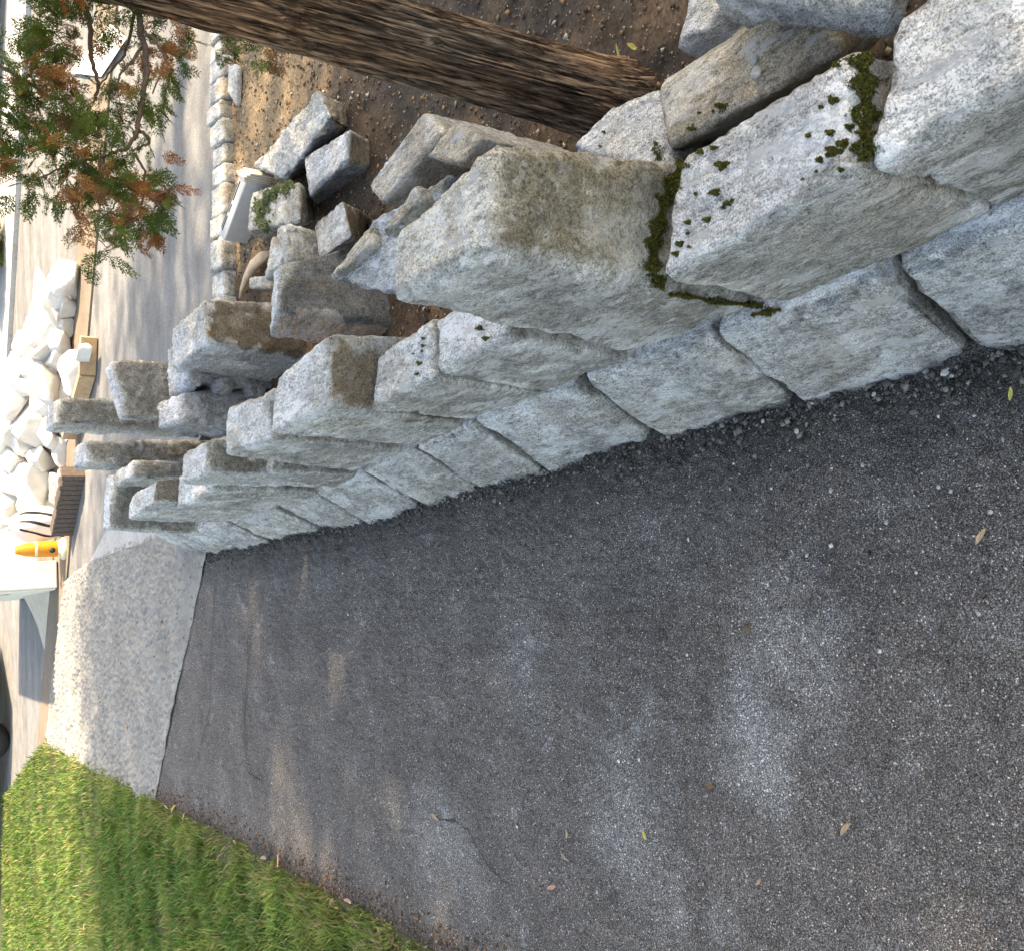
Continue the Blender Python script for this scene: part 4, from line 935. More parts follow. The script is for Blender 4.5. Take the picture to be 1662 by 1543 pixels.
def spray_proto(seed):
    """flat scale-leaved spray, unit length along +X"""
    rg = random.Random(seed)
    V, F = [], []
    def diamond(p, d, ln, w, lift):
        s = Vector((-d.y, d.x, 0))*w
        o = len(V)
        V.extend([tuple(p), tuple(p + d*ln*0.45 + s + Vector((0, 0, lift))), tuple(p + d*ln), tuple(p + d*ln*0.45 - s - Vector((0, 0, lift)))])
        F.append([o, o+1, o+2, o+3])
    def shoot(p, ang, ln, lvl):
        d = Vector((math.cos(ang), math.sin(ang), 0))
        n = max(2, int(ln/0.085))
        for i in range(n):
            q = p + d*ln*i/n + Vector((0, 0, rg.uniform(-.02, .02)))
            diamond(q, d, ln/n*1.25, 0.019 if lvl else 0.016, rg.uniform(-.01, .012))
            if lvl < 2 and i > 0:
                for sgn in (1, -1):
                    if rg.random() < 0.85:
                        l2 = ln*(0.46 - 0.3*i/n)*rg.uniform(0.75, 1.2)
                        if l2 > 0.07: shoot(q, ang + sgn*rg.uniform(0.5, 0.8), l2, lvl+1)
    shoot(Vector((0, 0, 0)), 0.0, 1.0, 0)
    return np.array(V), np.array(F)
PROTO = [spray_proto(s) for s in range(5)]
def sprays(name, items, parent):
    """items: (pos, dir, length, colour)"""
    Vs, Fs, Cs = [], [], []
    o = 0
    rg = random.Random(9)
    for pos, d, ln, colr in items:
        V, F = PROTO[rg.randrange(5)]
        d = d.normalized()
        a = d.cross(Vector((rg.gauss(0, 1), rg.gauss(0, 1), rg.gauss(0, 1)))).normalized()
        b = d.cross(a)
        Mx = np.array([d, a, b])*ln
        v = V.copy()
        v[:, 2] += -0.25*v[:, 0]**2*rg.uniform(-1, 1)
        Vs.append(v @ Mx + np.array(pos))
        Fs.append(F + o)
        cc = np.tile(np.array(colr), (len(V), 1))*(0.8 + 0.4*np.random.default_rng(len(Vs)).random((len(V), 1)))
        Cs.append(cc)
        o += len(V)
    ob = mesh_obj(name, np.concatenate(Vs), np.concatenate(Fs), M['foliage'], parent, smooth=False, color=np.concatenate(Cs))
    return ob
rg = random.Random(21)
segs = []
for pts, r0 in BR:
    segs += [Vector(p) for p in pts]
green, dead = [], []
for x, y, z, r, o in CL:
    n = int(8 + 5600*r*r)
    for i in range(n):
        c = Vector((x + rg.gauss(0, r*0.42), y + rg.gauss(0, 0.035), z + rg.gauss(0, r*0.42)))
        q = min(segs, key=lambda s_: (s_-c).length)
        d = (c - q)
        if d.length < 1e-3: d = Vector((0, 0, -1))
        d = d.normalized()*0.8 + Vector((rg.gauss(-0.25, .55), rg.gauss(0, .55), rg.gauss(-0.1, .5)))
        t = rg.random()
        if rg.random() < o*0.95 + 0.08:
            colr = [(0.26, 0.105, 0.035), (0.36, 0.16, 0.05), (0.20, 0.095, 0.045)][rg.randrange(3)]
            dead.append((c - Vector((TX, TY, 0)), d, rg.uniform(0.030, 0.058), colr))
        else:
            colr = (0.045 + 0.075*t, 0.08 + 0.08*t, 0.016 + 0.012*t)
            green.append((c - Vector((TX, TY, 0)), d, rg.uniform(0.030, 0.062), colr))
fo = sprays('foliage', green, tree)
fo['kind'] = 'stuff'
df = sprays('dead_foliage', dead, tree)
tag(df, 'browned orange cedar sprays', kind='stuff')
# upper crown (above the picture): boughs and sprays that shade the place
crown = []
for i in range(26):
    z = 1.75 + i*0.17
    a = i*2.4
    ln = 1.25 - 0.028*i
    pts = [Vector((0, 0, z-0.05)), Vector((math.cos(a)*ln*.5, math.sin(a)*ln*.5, z+0.06)), Vector((math.cos(a)*ln, math.sin(a)*ln, z-0.05))]
    MB().tube(pts, [0.018, 0.012, 0.004], 6).build('branch', M['twig'], tree, smooth=True)
    for k in range(26):
        t = rg.uniform(0.25, 1.05)
        p = Vector((math.cos(a)*ln*t, math.sin(a)*ln*t, z + rg.gauss(0, .08))) + Vector((rg.gauss(0, .12), rg.gauss(0, .12), 0))
        t2 = rg.random()
        crown.append((p, Vector((math.cos(a)+rg.gauss(0, .6), math.sin(a)+rg.gauss(0, .6), rg.gauss(-.2, .4))), rg.uniform(0.14, 0.26), (0.035+.04*t2, 0.075+.06*t2, .02)))
MB().tube([(0, 0, 3.15), (0.02, 0.03, 4.6), (0, 0, 6.4)], [0.064, 0.045, 0.012], 12).build('trunk', M['bark'], tree, smooth=True)
cr = sprays('crown', crown, tree)
cr['kind'] = 'stuff'

# ------------------------------------------------------------------ broad-leaved trees beside the road (outside the picture), which shade the drive
def shade_tree(loc, crown_c, rad3, n, seed, label, leaf=0.10):
    rng = np.random.default_rng(seed)
    t = empty('street_tree', loc)
    tag(t, label, 'tree', 'street trees right of the planting bed')
    base = Vector(loc)
    cc = Vector(crown_c)
    m = MB()
    m.tube([(0, 0, -.1), (0.05, 0.03, cc.z*0.3), tuple((cc-base)*0.55 + Vector((0, 0, 0))), tuple(cc-base)], [0.26, 0.20, 0.14, 0.05], 12)
    m.build('trunk', M['bark'], t, smooth=True)
    m = MB()
    centres = []
    for i in range(60):
        d = rng.standard_normal(3); d /= np.linalg.norm(d)
        p = np.array(cc) + d*np.array(rad3)*rng.uniform(0.35, 1.0)
        centres.append(p)
        if i < 22:
            a = base.lerp(cc, rng.uniform(0.55, 0.95)) - base
            m.tube([tuple(a), tuple((a + Vector(p) - base)*0.5 + Vector((0, 0, .15))), tuple(Vector(p) - base)], [0.06, 0.04, 0.012], 6)
    m.build('limb', M['bark'], t, smooth=True)
    ce = np.array(centres)
    k = rng.integers(0, len(ce), n)
    p = ce[k] + rng.standard_normal((n, 3))*np.array([0.50, 0.50, 0.38])*np.mean(rad3)/2.6
    ax1 = rng.standard_normal((n, 3)); ax1 /= np.linalg.norm(ax1, axis=1, keepdims=True)
    ax2 = np.cross(ax1, rng.standard_normal((n, 3))); ax2 /= np.linalg.norm(ax2, axis=1, keepdims=True)
    s = leaf*rng.uniform(0.7, 1.3, (n, 1))
    p = p - np.array(base)
    V = np.stack([p - ax1*s, p + ax2*s*0.55, p + ax1*s, p - ax2*s*0.55], 1).reshape(-1, 3)
    F = np.arange(n*4).reshape(n, 4)
    c = np.array([0.06, 0.11, 0.025])*rng.uniform(0.6, 1.5, (n, 1))
    ob = mesh_obj('crown', V, F, M['foliage'], t, smooth=False, color=np.repeat(c, 4, 0))
    ob['kind'] = 'stuff'
shade_tree((7.0, -0.6, 0), (7.1, 1.3, 6.0), (2.8, 3.1, 1.9), 11500, 5, 'broad leaved street tree right of the bed, nearest to the drive')
shade_tree((9.2, 3.6, 0), (8.0, 5.0, 8.0), (2.9, 2.0, 1.7), 9000, 6, 'tall broad leaved street tree farther along the road')

# ------------------------------------------------------------------ rocks heaped across the road
M['rock'] = mat_attr('pale_rock', 0.9, 0.12, 9)
M['sand'] = mat_flat('sand', (0.50, 0.44, 0.36), 0.95, 0.15, 6, 0.3, 0.02)
def rock(loc, r, seed, label, group, flat=0.8):
    rng = np.random.default_rng(seed)
    # cube sphere
    n = 9
    idx, vi, F = {}, [], []
    def vid(*k):
        if k not in idx:
            idx[k] = len(vi); vi.append(k)
        return idx[k]
    for i in range(n):
        for j in range(n):
            for k0 in (0, n):
                q = [(i, j, k0), (i+1, j, k0), (i+1, j+1, k0), (i, j+1, k0)]
                for perm in range(3):
                    w = [vid(*(c[perm:] + c[:perm])) for c in q]
                    F.append(w if k0 else w[::-1])
    p = np.array(vi, float)/n*2 - 1
    p = p/np.linalg.norm(p, axis=1, keepdims=True)
    for _ in range(11):
        d = rng.standard_normal(3); d /= np.linalg.norm(d)
        lim = rng.uniform(0.42, 0.78)
        over = np.clip(p @ d - lim, 0, None)
        p = p - over[:, None]*d
    p = p*rng.uniform(0.85, 1.25, 3)*np.array([1.05, 1.0, flat])
    p = p + 0.05*fbm(p + seed, 2.5, 3, seed)[:, None]*p
    a = rng.uniform(0, 6.28)
    rot = np.array([[math.cos(a), -math.sin(a), 0], [math.sin(a), math.cos(a), 0], [0, 0, 1]])
    p = (p*r*1.5) @ rot.T
    colr = np.array([0.58, 0.56, 0.53])*rng.uniform(0.85, 1.12)
    ob = mesh_obj('rock', p, np.array(F), M['rock'], None, loc, smooth=False, color=np.tile(colr, (len(p), 1)))
    return tag(ob, label, 'rock', group)
ORD = ['', 'second ', 'third ', 'fourth ', 'fifth ', 'sixth ', 'seventh ', 'eighth ', 'ninth ', 'tenth ', 'eleventh ', 'twelfth ', 'thirteenth ', 'fourteenth ', 'fifteenth ', 'sixteenth ', 'seventeenth ', 'eighteenth ', 'nineteenth ', 'twentieth ']
RW = {}
for i, (x, y, z, r) in enumerate(ROCKS):
    row = min(3, max(0, int((z + 0.02)/0.17)))
    RW.setdefault(row, []).append((-(x*(-SD.x) + y*(-SD.y)), i))
RLAB = {}
for row, lst in RW.items():
    for k, (_, i) in enumerate(sorted(lst)):
        RLAB[i] = ORD[k] + 'rock from the cedar side, ' + ['bottom', 'second lowest', 'third lowest', 'top'][row] + ' row of the heap across the road'
for i, (x, y, z, r) in enumerate(ROCKS):
    lab, g = RLAB[i], 'rocks heaped across the road'
    if i == 0: lab, g = 'rounded white rock at the right hand end of the heap across the road', 'rocks heaped across the road'
    if False: lab, g = 'largest flat sided rock of the heap across the road, just above the tallest slab', 'rocks heaped across the road'
    rock((x, y, z - 0.05), r, 500+i, lab, g)
rock(ROCKS2[0][:3], 0.15, 601, 'white block lying behind the tan board across the road', 'stones beside the board across the road')
rock(ROCKS2[1][:3], 0.065, 602, 'small round stone next to the white block across the road', 'stones beside the board across the road')
rock(ROCKS2[2][:3], 0.075, 603, 'rounded pale cobble at the bend of the tan board across the road', 'stones beside the board across the road')
# sand mound under the heap
def mound():
    c0 = Vector((3.1, 9.1, 0))
    nu, nv = 60, 40
    V = []
    for i in range(nu):
        s_ = 0.6 + 4.6*i/(nu-1)
        for j in range(nv):
            w = -0.1 + 3.2*j/(nv-1)
            hh = max(0.0, 0.62*w - 0.16) if w < 1.5 else max(0, 0.77*(1 - (w-1.5)/1.6))
            hh *= min(1, max(0, (s_-0.6)/1.6))*min(1, max(0, (4.4-s_)/1.2))
            p = c0 + SD*s_ + SN*w
            V.append((p.x, p.y, -0.035 + hh + 0.03*math.sin(7*s_+3*w)*min(1, hh*4)))
    ob = mesh_obj('sand_mound', V, grid_faces(nu, nv), M['sand'])
    ob['kind'] = 'structure'
mound()

# ------------------------------------------------------------------ small things across the road
M['orange'] = mat_flat('orange_plastic', (0.62, 0.22, 0.02), 0.45, 0.12, 12, 0.05)
M['cream'] = mat_flat('cream_plastic', (0.62, 0.54, 0.36), 0.6, 0.15, 14, 0.1)
M['white'] = mat_flat('white_paint', (0.66, 0.655, 0.63), 0.55, 0.06, 6, 0.05)
M['offwhite'] = mat_flat('off_white_side', (0.66, 0.64, 0.57), 0.6, 0.10, 10, 0.05)
M['black'] = mat_flat('black_rubber', (0.018, 0.018, 0.019), 0.6, 0.25, 40, 0.1)
M['darkpaint'] = mat_flat('dark_paint', (0.022, 0.023, 0.026), 0.25, 0.1, 4, 0.0)
M['brick'] = mat_flat('dark_brick', (0.10, 0.075, 0.065), 0.85, 0.35, 40, 0.4)
M['board'] = mat_flat('tan_board', (0.42, 0.28, 0.17), 0.8, 0.2, 20, 0.2)
M['steel'] = mat_flat('steel', (0.42, 0.43, 0.44), 0.35, 0.08, 10, 0.0, metallic=0.9)
M['glass'] = mat_flat('dark_glass', (0.02, 0.025, 0.03), 0.08, 0.05, 3, 0.0)

b = empty('orange_bollard', (0.74, 10.30, -0.03))
b.scale = (0.85, 0.85, 0.88)
tag(b, 'orange plastic post with cream base standing beside the white box across the road', 'bollard')
MB().lathe([(0.125, 0), (0.13, 0.015), (0.13, 0.05), (0.115, 0.065), (0.095, 0.07), (0.092, 0.10)], 24).build('base', M['cream'], b, smooth=True)
MB().lathe([(0.088, 0.095), (0.09, 0.11), (0.088, 0.30), (0.075, 0.42), (0.05, 0.50), (0.042, 0.52)], 24).build('post', M['orange'], b, smooth=True)
MB().lathe([(0.091, 0.30), (0.0925, 0.305), (0.0925, 0.325), (0.088, 0.33)], 24).build('band', M['cream'], b, smooth=True)
MB().lathe([(0.03, 0), (0.032, 0.01), (0.02, 0.02)], 14, (-0.02, -0.095, 0.16), 'y').build('opening', M['black'], b, smooth=True)

# white sack with dark printed bands
def sack(loc, label):
    t = empty('sack', loc)
    tag(t, label, 'sack', 'striped white sacks across the road')
    nu, nv = 28, 24
    V = []
    for i in range(nu):
        a = 2*math.pi*i/nu
        for j in range(nv):
            h = j/(nv-1)
            r = 0.5 + 0.5*math.sin(math.pi*min(1, h*1.05))**0.6
            r *= 1 - 0.5*max(0, h-0.75)*4*0.5
            wob = 1 + 0.07*math.sin(5*a + 6*h) + 0.05*math.sin(9*a - 11*h)
            V.append((0.17*r*wob*math.cos(a), 0.13*r*wob*math.sin(a), 0.50*h))
    idx = np.arange(nu*nv).reshape(nu, nv)
    nx = np.roll(idx, -1, 0)
    F = np.stack([idx[:, :-1].ravel(), nx[:, :-1].ravel(), nx[:, 1:].ravel(), idx[:, 1:].ravel()], 1)
    mesh_obj('bag', V, F, M['white'], t)
    for a0 in (-2.3, -1.75, -1.15):
        v, f = [], []
        for j in range(3, 20):
            h = j/(nv-1)
            for da in (0.0, 0.17):
                a = a0 + da + 0.25*math.sin(h*4 + a0)
                r = 0.5 + 0.5*math.sin(math.pi*min(1, h*1.05))**0.6
                r *= 1 - 0.5*max(0, h-0.75)*4*0.5
                wob = 1.03 + 0.07*math.sin(5*a + 6*h) + 0.05*math.sin(9*a - 11*h)
                v.append((0.17*r*wob*math.cos(a), 0.13*r*wob*math.sin(a), 0.50*h))
            if j > 3:
                o = len(v)-4
                f.append([o, o+1, o+3, o+2])
        mesh_obj('band', v, f, M['black'], t)
    MB().lathe([(0.035, 0.47), (0.02, 0.51), (0.045, 0.56), (0.05, 0.57)], 12).build('neck', M['white'], t, smooth=True)
    return t
sack((1.00, 10.42, -0.03), 'white sack with dark stripes standing between the orange post and the rocks')

# row of dark edging bricks at the foot of the heap
be = empty('brick_edging', (1.1, 9.6, 0))
tag(be, 'row of dark edging bricks on end in front of the rock heap', 'edging')
p0, p1 = Vector((1.36, 9.26, 0)), Vector((0.88, 9.98, 0))
nb = 13
for i in range(nb):
    q = p0.lerp(p1, (i+0.5)/nb) - Vector((1.1, 9.6, 0))
    dz = random.Random(i).uniform(-.008, .008)
    o = MB().box(-0.060, 0.060, -0.030, 0.030, -0.05, 0.16+dz).build('brick', M['brick'], be, tuple(q), bevel=0.006)
    o.rotation_euler.z = math.atan2(p1.y-p0.y, p1.x-p0.x) + R(90)

# bent tan board
bd = MB()
a, c, e = Vector((2.40, 8.50, 0)), Vector((2.10, 8.62, 0)), Vector((1.72, 9.55, 0))
for s_, t_ in ((a, c), (c, e)):
    d = (t_-s_).normalized(); nrm_ = Vector((-d.y, d.x, 0))*0.03
    bd.hexa([(*(s_-nrm_).xy, -.02), (*(t_-nrm_).xy, -.02), (*(t_+nrm_).xy, -.02), (*(s_+nrm_).xy, -.02), (*(s_-nrm_).xy, .11), (*(t_-nrm_).xy, .11), (*(t_+nrm_).xy, .11), (*(s_+nrm_).xy, .11)])
tag(bd.build('edging_board', M['board'], None, bevel=0.004), 'bent tan edging board lying at the road edge across from the wall', 'board')

# long white box with a tick mark
wb = empty('storage_box', (0.5, 12.0, -0.03))
tag(wb, 'long white box with a small black tick mark beside the orange post', 'box')
MB().box(-0.13, 0.15, -1.3, 1.9, 0.03, 1.1).build('body', M['white'], wb, bevel=0.015)
MB().box(-0.145, -0.1325, -1.28, 1.9, 0.05, 1.05).build('side_panel', M['offwhite'], wb)
MB().box(-0.12, 0.14, -1.26, 1.88, -0.0, 0.03).build('plinth', M['black'], wb)
MB().box(-0.155, 0.16, -1.31, 1.9, 1.1, 1.13).build('lid', M['white'], wb, bevel=0.008)
tk = []
for i in range(14):
    t = i/13
    yy = -0.75 + 0.34*t
    zc = 0.42 + 0.20*(t-0.25)**2*2.2
    th = 0.030*math.sin(math.pi*min(1, t*1.02+0.05))**0.8 + 0.003
    tk += [(-0.1475, yy, zc-th), (-0.1475, yy, zc+th)]
mesh_obj('tick_mark', tk, [[2*i, 2*i+1, 2*i+3, 2*i+2] for i in range(13)], M['black'], wb, smooth=False)

# grey moulded plinth piece with slots lying on the bed beside the kerb
M['cast'] = mat_flat('cast_stone', (0.44, 0.44, 0.43), 0.6, 0.08, 20, 0.1)
M['castcream'] = mat_flat('cast_moulding', (0.58, 0.52, 0.42), 0.6, 0.1, 20, 0.1)
pl = empty('slotted_plinth', (1.84, 4.0, 0.05))
tag(pl, 'grey moulded plinth block with dark slots lying between the kerb and mossy rock', 'plinth')
PB = PLINTH
def pt(u_, v_, w_):
    b_ = [Vector(p) for p in PB]
    x = b_[0] + (b_[1]-b_[0])*u_ + (b_[2]-b_[0])*v_ + Vector((0, 0, w_))
    return tuple(x - Vector((1.84, 4.0, 0.05)))
def cell(u0, u1, v0, v1, w0, w1):
    return [pt(u0, v0, w0), pt(u1, v0, w0), pt(u1, v1, w0), pt(u0, v1, w0), pt(u0, v0, w1), pt(u1, v0, w1), pt(u1, v1, w1), pt(u0, v1, w1)]
MB().hexa(cell(0.0, 0.90, 0.0, 1.0, -0.02, PLH)).build('body', M['cast'], pl, bevel=0.006)
for i in range(4):
    e_ = 0.012*math.sin(i*1.3+0.4)
    MB().hexa(cell(0.90+0.03*i, 0.927+0.03*i, -0.02-e_, 1.02+e_, -0.02, PLH+0.006+e_)).build('moulding', M['castcream'], pl, bevel=0.003)
for (u0, u1, v0, v1) in ((0.10, 0.32, 0.62, 0.70), (0.38, 0.50, 0.62, 0.70), (0.56, 0.84, 0.62, 0.70), (0.12, 0.80, 0.82, 0.87)):
    MB().hexa(cell(u0, u1, v0, v1, PLH-0.01, PLH+0.002)).build('slot', M['black'], pl)

# curved piece of driftwood
M['drift'] = mat_flat('driftwood', (0.44, 0.34, 0.24), 0.8, 0.25, 40, 0.4)
dw = MB().tube([(p[0], p[1], p[2]) for p in DRIFT], [0.012, 0.028, 0.034, 0.028, 0.018, 0.006], 12).build('driftwood', M['drift'], None, smooth=True)
rd = np.random.default_rng(4)
dv = np.array([v.co[:] for v in dw.data.vertices])
dv[:, 2] = 0.085 + (dv[:, 2] - 0.1)*0.55
dv += 0.006*np.stack([fbm(dv, 30, 2, 1), fbm(dv, 30, 2, 2), fbm(dv, 30, 2, 3)], 1)
dw.data.vertices.foreach_set('co', dv.ravel())
tag(dw, 'curved pale piece of driftwood on the soil by the small grey block', 'driftwood')

# ------------------------------------------------------------------ parked car, far left
car = empty('parked_car', (-2.2, 16.7, 0))
tag(car, 'dark parked car at the edge of the lawn across the road', 'car')
car.rotation_euler.z = math.atan2(SD.y, SD.x)
prof = [(-2.15, 0.30), (-2.2, 0.45), (-2.18, 0.68), (-2.0, 0.84), (-1.0, 0.95), (-0.35, 1.36), (0.9, 1.42), (1.65, 1.02), (2.1, 0.95), (2.18, 0.6), (2.12, 0.30)]
ca = []
for y_, ins in ((-0.86, 0.0), (0.86, 0.0)):
    for x_, z_ in prof:
        yy = y_*(0.80 if z_ > 1.1 else 1.0)
        ca.append((x_, yy, z_))
n = len(prof)
f = [[i, i+1, n+i+1, n+i] for i in range(n-1)] + [list(range(n))[::-1], list(range(n, 2*n)), [n-1, 0, n, 2*n-1]]
o = mesh_obj('body', ca, f, M['darkpaint'], car, smooth=False)
m = o.modifiers.new('bevel', 'BEVEL'); m.width = 0.06; m.segments = 3
for sx in (-1.35, 1.32):
    for sy in (-0.80, 0.80):
        wh = MB().lathe([(0.20, -0.10), (0.30, -0.11), (0.325, -0.08), (0.33, 0.0), (0.325, 0.08), (0.30, 0.11), (0.20, 0.10)], 28, (0, 0, 0), 'y').build('wheel', M['black'], car, (sx, sy, 0.30), smooth=True)
        MB().lathe([(0.05, -0.115), (0.19, -0.105), (0.20, -0.09), (0.20, 0.09), (0.19, 0.105), (0.05, 0.115)], 20, (0, 0, 0), 'y').build('rim', M['steel'], wh, smooth=True)
MB().box(-2.24, -2.1, -0.8, 0.8, 0.24, 0.44).build('bumper', M['black'], car, bevel=0.05)
MB().box(2.08, 2.22, -0.8, 0.8, 0.24, 0.44).build('bumper', M['black'], car, bevel=0.05)
for sy in (-0.62, 0.62):
    MB().box(-2.21, -2.12, sy-0.14, sy+0.14, 0.58, 0.70).build('headlight', M['glass'], car, bevel=0.02)
    MB().box(-0.30, 0.95, sy*1.13-0.012, sy*1.13+0.012, 1.08, 1.32).build('window', M['glass'], car)

# ------------------------------------------------------------------ houses and bush across the road
M['siding'] = mat_flat('grey_siding', (0.10, 0.105, 0.115), 0.7, 0.1, 3, 0.0)
M['roof'] = mat_flat('roof', (0.12, 0.11, 0.10), 0.9, 0.2, 20, 0.3)
def house(name, loc, rz, w, d, h, wall_mat, label):
    t = empty(name, loc)
    tag(t, label, 'house')
    t.rotation_euler.z = rz
    MB().box(-w/2, w/2, 0, d, -0.1, h).build('wall', wall_mat, t)
    k = 0
    while 0.15 + k*0.28 < h:
        MB().box(-w/2, w/2, -0.025, -0.003, 0.15+k*0.28, 0.15+k*0.28+0.262).build('siding_board', wall_mat, t)
        k += 1
    for x_ in (-w/2+0.06, -w/6, w/6, w/2-0.06):
        MB().box(x_-0.07, x_+0.07, -0.09, -0.03, -0.05, h).build('post', M['white'], t, bevel=0.01)
    MB().hexa([(-w/2-.3, -.4, h), (w/2+.3, -.4, h), (w/2+.3, d+.3, h), (-w/2-.3, d+.3, h), (-w/2-.3, d/2, h+1.6), (w/2+.3, d/2, h+1.6), (w/2+.3, d/2+.1, h+1.6), (-w/2-.3, d/2+.1, h+1.6)]).build('roof', M['roof'], t)
    for x_ in (-w/3, w/3):
        fr = MB().box(x_-0.5, x_+0.5, -0.07, -0.028, 1.1, 2.2).build('window', M['white'], t, bevel=0.01)
        MB().box(x_-0.43, x_+0.43, -0.08, -0.072, 1.17, 2.13).build('pane', M['glass'], fr)
    return t
rzs = math.atan2(-SD.y, -SD.x)
house('house', (*HOUSES[0], 0), rzs, 5.0, 5.0, 3.0, M['siding'], 'dark grey sided house with white posts behind the cedar foliage')
house('house', (*HOUSES[1], 0), rzs, 4.0, 5.0, 3.0, M['white'], 'bright white house at the far side of the road beside the bush')
def bush(loc, r, seed, label):
    rng = np.random.default_rng(seed)
    t = empty('bush', loc)
    tag(t, label, 'bush')
    m = MB()
    for i in range(9):
        a = i*0.7
        m.tube([(0, 0, -.03), (math.cos(a)*r*.4, math.sin(a)*r*.4, r*.5), (math.cos(a)*r*.7, math.sin(a)*r*.7, r*.9)], [0.02, 0.014, 0.005], 5)
    m.build('stem', M['twig'], t)
    n = 5000
    d = rng.standard_normal((n, 3)); d /= np.linalg.norm(d, axis=1, keepdims=True)
    rad = r*(0.55 + 0.45*rng.random((n, 1))**0.4)*(1 + 0.25*fbm(d, 2.5, 2, seed))[:, None]
    p = d*rad; p[:, 2] = p[:, 2]*0.85 + r*0.85
    a1 = rng.standard_normal((n, 3)); a1 /= np.linalg.norm(a1, axis=1, keepdims=True)
    a2 = np.cross(a1, d); a2 /= np.maximum(np.linalg.norm(a2, axis=1, keepdims=True), 1e-6)
    s_ = 0.035*rng.uniform(0.7, 1.4, (n, 1))
    V = np.stack([p-a1*s_, p+a2*s_*.5, p+a1*s_, p-a2*s_*.5], 1).reshape(-1, 3)
    c = np.array([0.16, 0.20, 0.035])*rng.uniform(0.6, 1.4, (n, 1))
    ob = mesh_obj('crown', V, np.arange(n*4).reshape(n, 4), M['foliage'], t, smooth=False, color=np.repeat(c, 4, 0))
    ob['kind'] = 'stuff'
sheet('sunlit_patch', SUN_PATCH, 0.004, M['white'])  # white sheet standing in for overexposed sunlit ground
bush((*BUSH, 0), 0.55, 3, 'yellow green bush at the far side of the road')

# ------------------------------------------------------------------ ground litter
def leaf(loc, cname, seed, label):
    rg = random.Random(seed)
    ln, wd = rg.uniform(0.020, 0.034), rg.uniform(0.006, 0.011)
    V, F = [], []
    nn_ = 7
    curl = rg.uniform(-0.5, 0.9)
    for i in range(nn_):
        t = i/(nn_-1)
        w = wd*math.sin(math.pi*min(1, t*0.96+0.03))**0.75 + 0.0004
        z = curl*(t-0.5)**2*ln*1.6
        for s_ in (-1, 0, 1):
            V.append(((t-0.5)*ln*2, s_*w, z + (0.35*w if s_ else 0) + rg.uniform(-.0006, .0006)))
    for i in range(nn_-1):
        for k in range(2):
            a_ = i*3+k
            F.append([a_, a_+3, a_+4, a_+1])
    cols = {'tan': (0.42, 0.29, 0.18), 'pink': (0.48, 0.27, 0.20), 'yel': (0.48, 0.40, 0.10), 'brn': (0.17, 0.095, 0.055), 'org': (0.50, 0.24, 0.07)}[cname]
    ob = mesh_obj('fallen_leaf', V, np.array(F), M['leaf'], None, loc, color=np.tile(np.array(cols)*rg.uniform(0.85, 1.15), (len(V), 1)))
    ob.rotation_euler = (rg.uniform(-.3, .3), rg.uniform(-.25, .25), rg.uniform(0, 6.28))
    k_ = 1.3 if loc[0] < -1.0 else (0.75 if loc[0] > 0.6 else 0.45 + 0.1*loc[1])
    ob.scale = (k_, k_, k_)
    tag(ob, label, 'leaf', 'fallen leaves')
LN = {'tan': 'tan', 'pink': 'pinkish brown', 'yel': 'yellow', 'brn': 'dark brown', 'org': 'orange'}
seen_lab = {}
for i, (x, y, z, cn) in enumerate(sorted(LEAVES, key=lambda q: q[1])):
    if x < -1.28: where, zz_ = 'lying on the grass', 0.055
    elif x < -1.08: where, zz_ = 'at the edge between grass and asphalt', 0.02
    elif x > 0.6: where, zz_ = 'on the soil beside the trunk', 0.085
    else: where, zz_ = 'lying on the open asphalt', 0.010
    lb = '%s fallen leaf %s' % (LN[cn], where)
    k = seen_lab[lb] = seen_lab.get(lb, -1) + 1
    leaf((x, y, zz_), cn, 700+i, '%snearest %s' % (ORD[k], lb))

def bits(name, n, place, size, cols, mat, label, cat, seed, flat=0.6):
    """small angular grains joined into one mass"""
    rng = np.random.default_rng(seed)
    p = place(rng, n)
    n = len(p)
    base = np.array([(1, 0, 0), (-1, 0, 0), (0, 1, 0), (0, -1, 0), (0, 0, 1), (0, 0, -1)], float)
    tri = np.array([(0, 2, 4), (2, 1, 4), (1, 3, 4), (3, 0, 4), (2, 0, 5), (1, 2, 5), (3, 1, 5), (0, 3, 5)])
    s_ = size(rng, n)
    sc_ = rng.uniform(0.6, 1.4, (n, 1, 3))*s_[:, None, None]
    sc_[:, :, 2] *= flat
    off = base[None]*sc_ + rng.normal(0, 0.18, (n, 6, 3))*s_[:, None, None]
    a_ = rng.uniform(0, 6.28, n)
    ca_, sa_ = np.cos(a_)[:, None], np.sin(a_)[:, None]
    ox, oy = off[:, :, 0]*ca_ - off[:, :, 1]*sa_, off[:, :, 0]*sa_ + off[:, :, 1]*ca_
    off = np.stack([ox, oy, off[:, :, 2]], 2)
    V = (p[:, None] + off).reshape(-1, 3)
    F = (tri[None] + (np.arange(n)*6)[:, None, None]).reshape(-1, 3)
    cc = np.array(cols)[rng.integers(0, len(cols), n)]*rng.uniform(0.7, 1.3, (n, 1))
    ob = mesh_obj(name, V, F, mat, color=np.repeat(cc, 6, 0), smooth=False)
    tag(ob, label, cat, kind='stuff')
def on_drive(rng, n):
    y = 0.3 + 6.0*rng.random(n)**1.5
    x = rng.uniform(-1.18, 0.33, n)
    return np.stack([x, y, np.full(n, 0.002)], 1)
bits('grit', 5200, on_drive, lambda r, n: 0.0011 + 0.0042*r.random(n)**6, [(0.42, 0.42, 0.42), (0.5, 0.49, 0.46), (0.32, 0.28, 0.24), (0.2, 0.2, 0.21)], M['litter'], 'scattered pale grit on the asphalt drive', 'grit', 31)
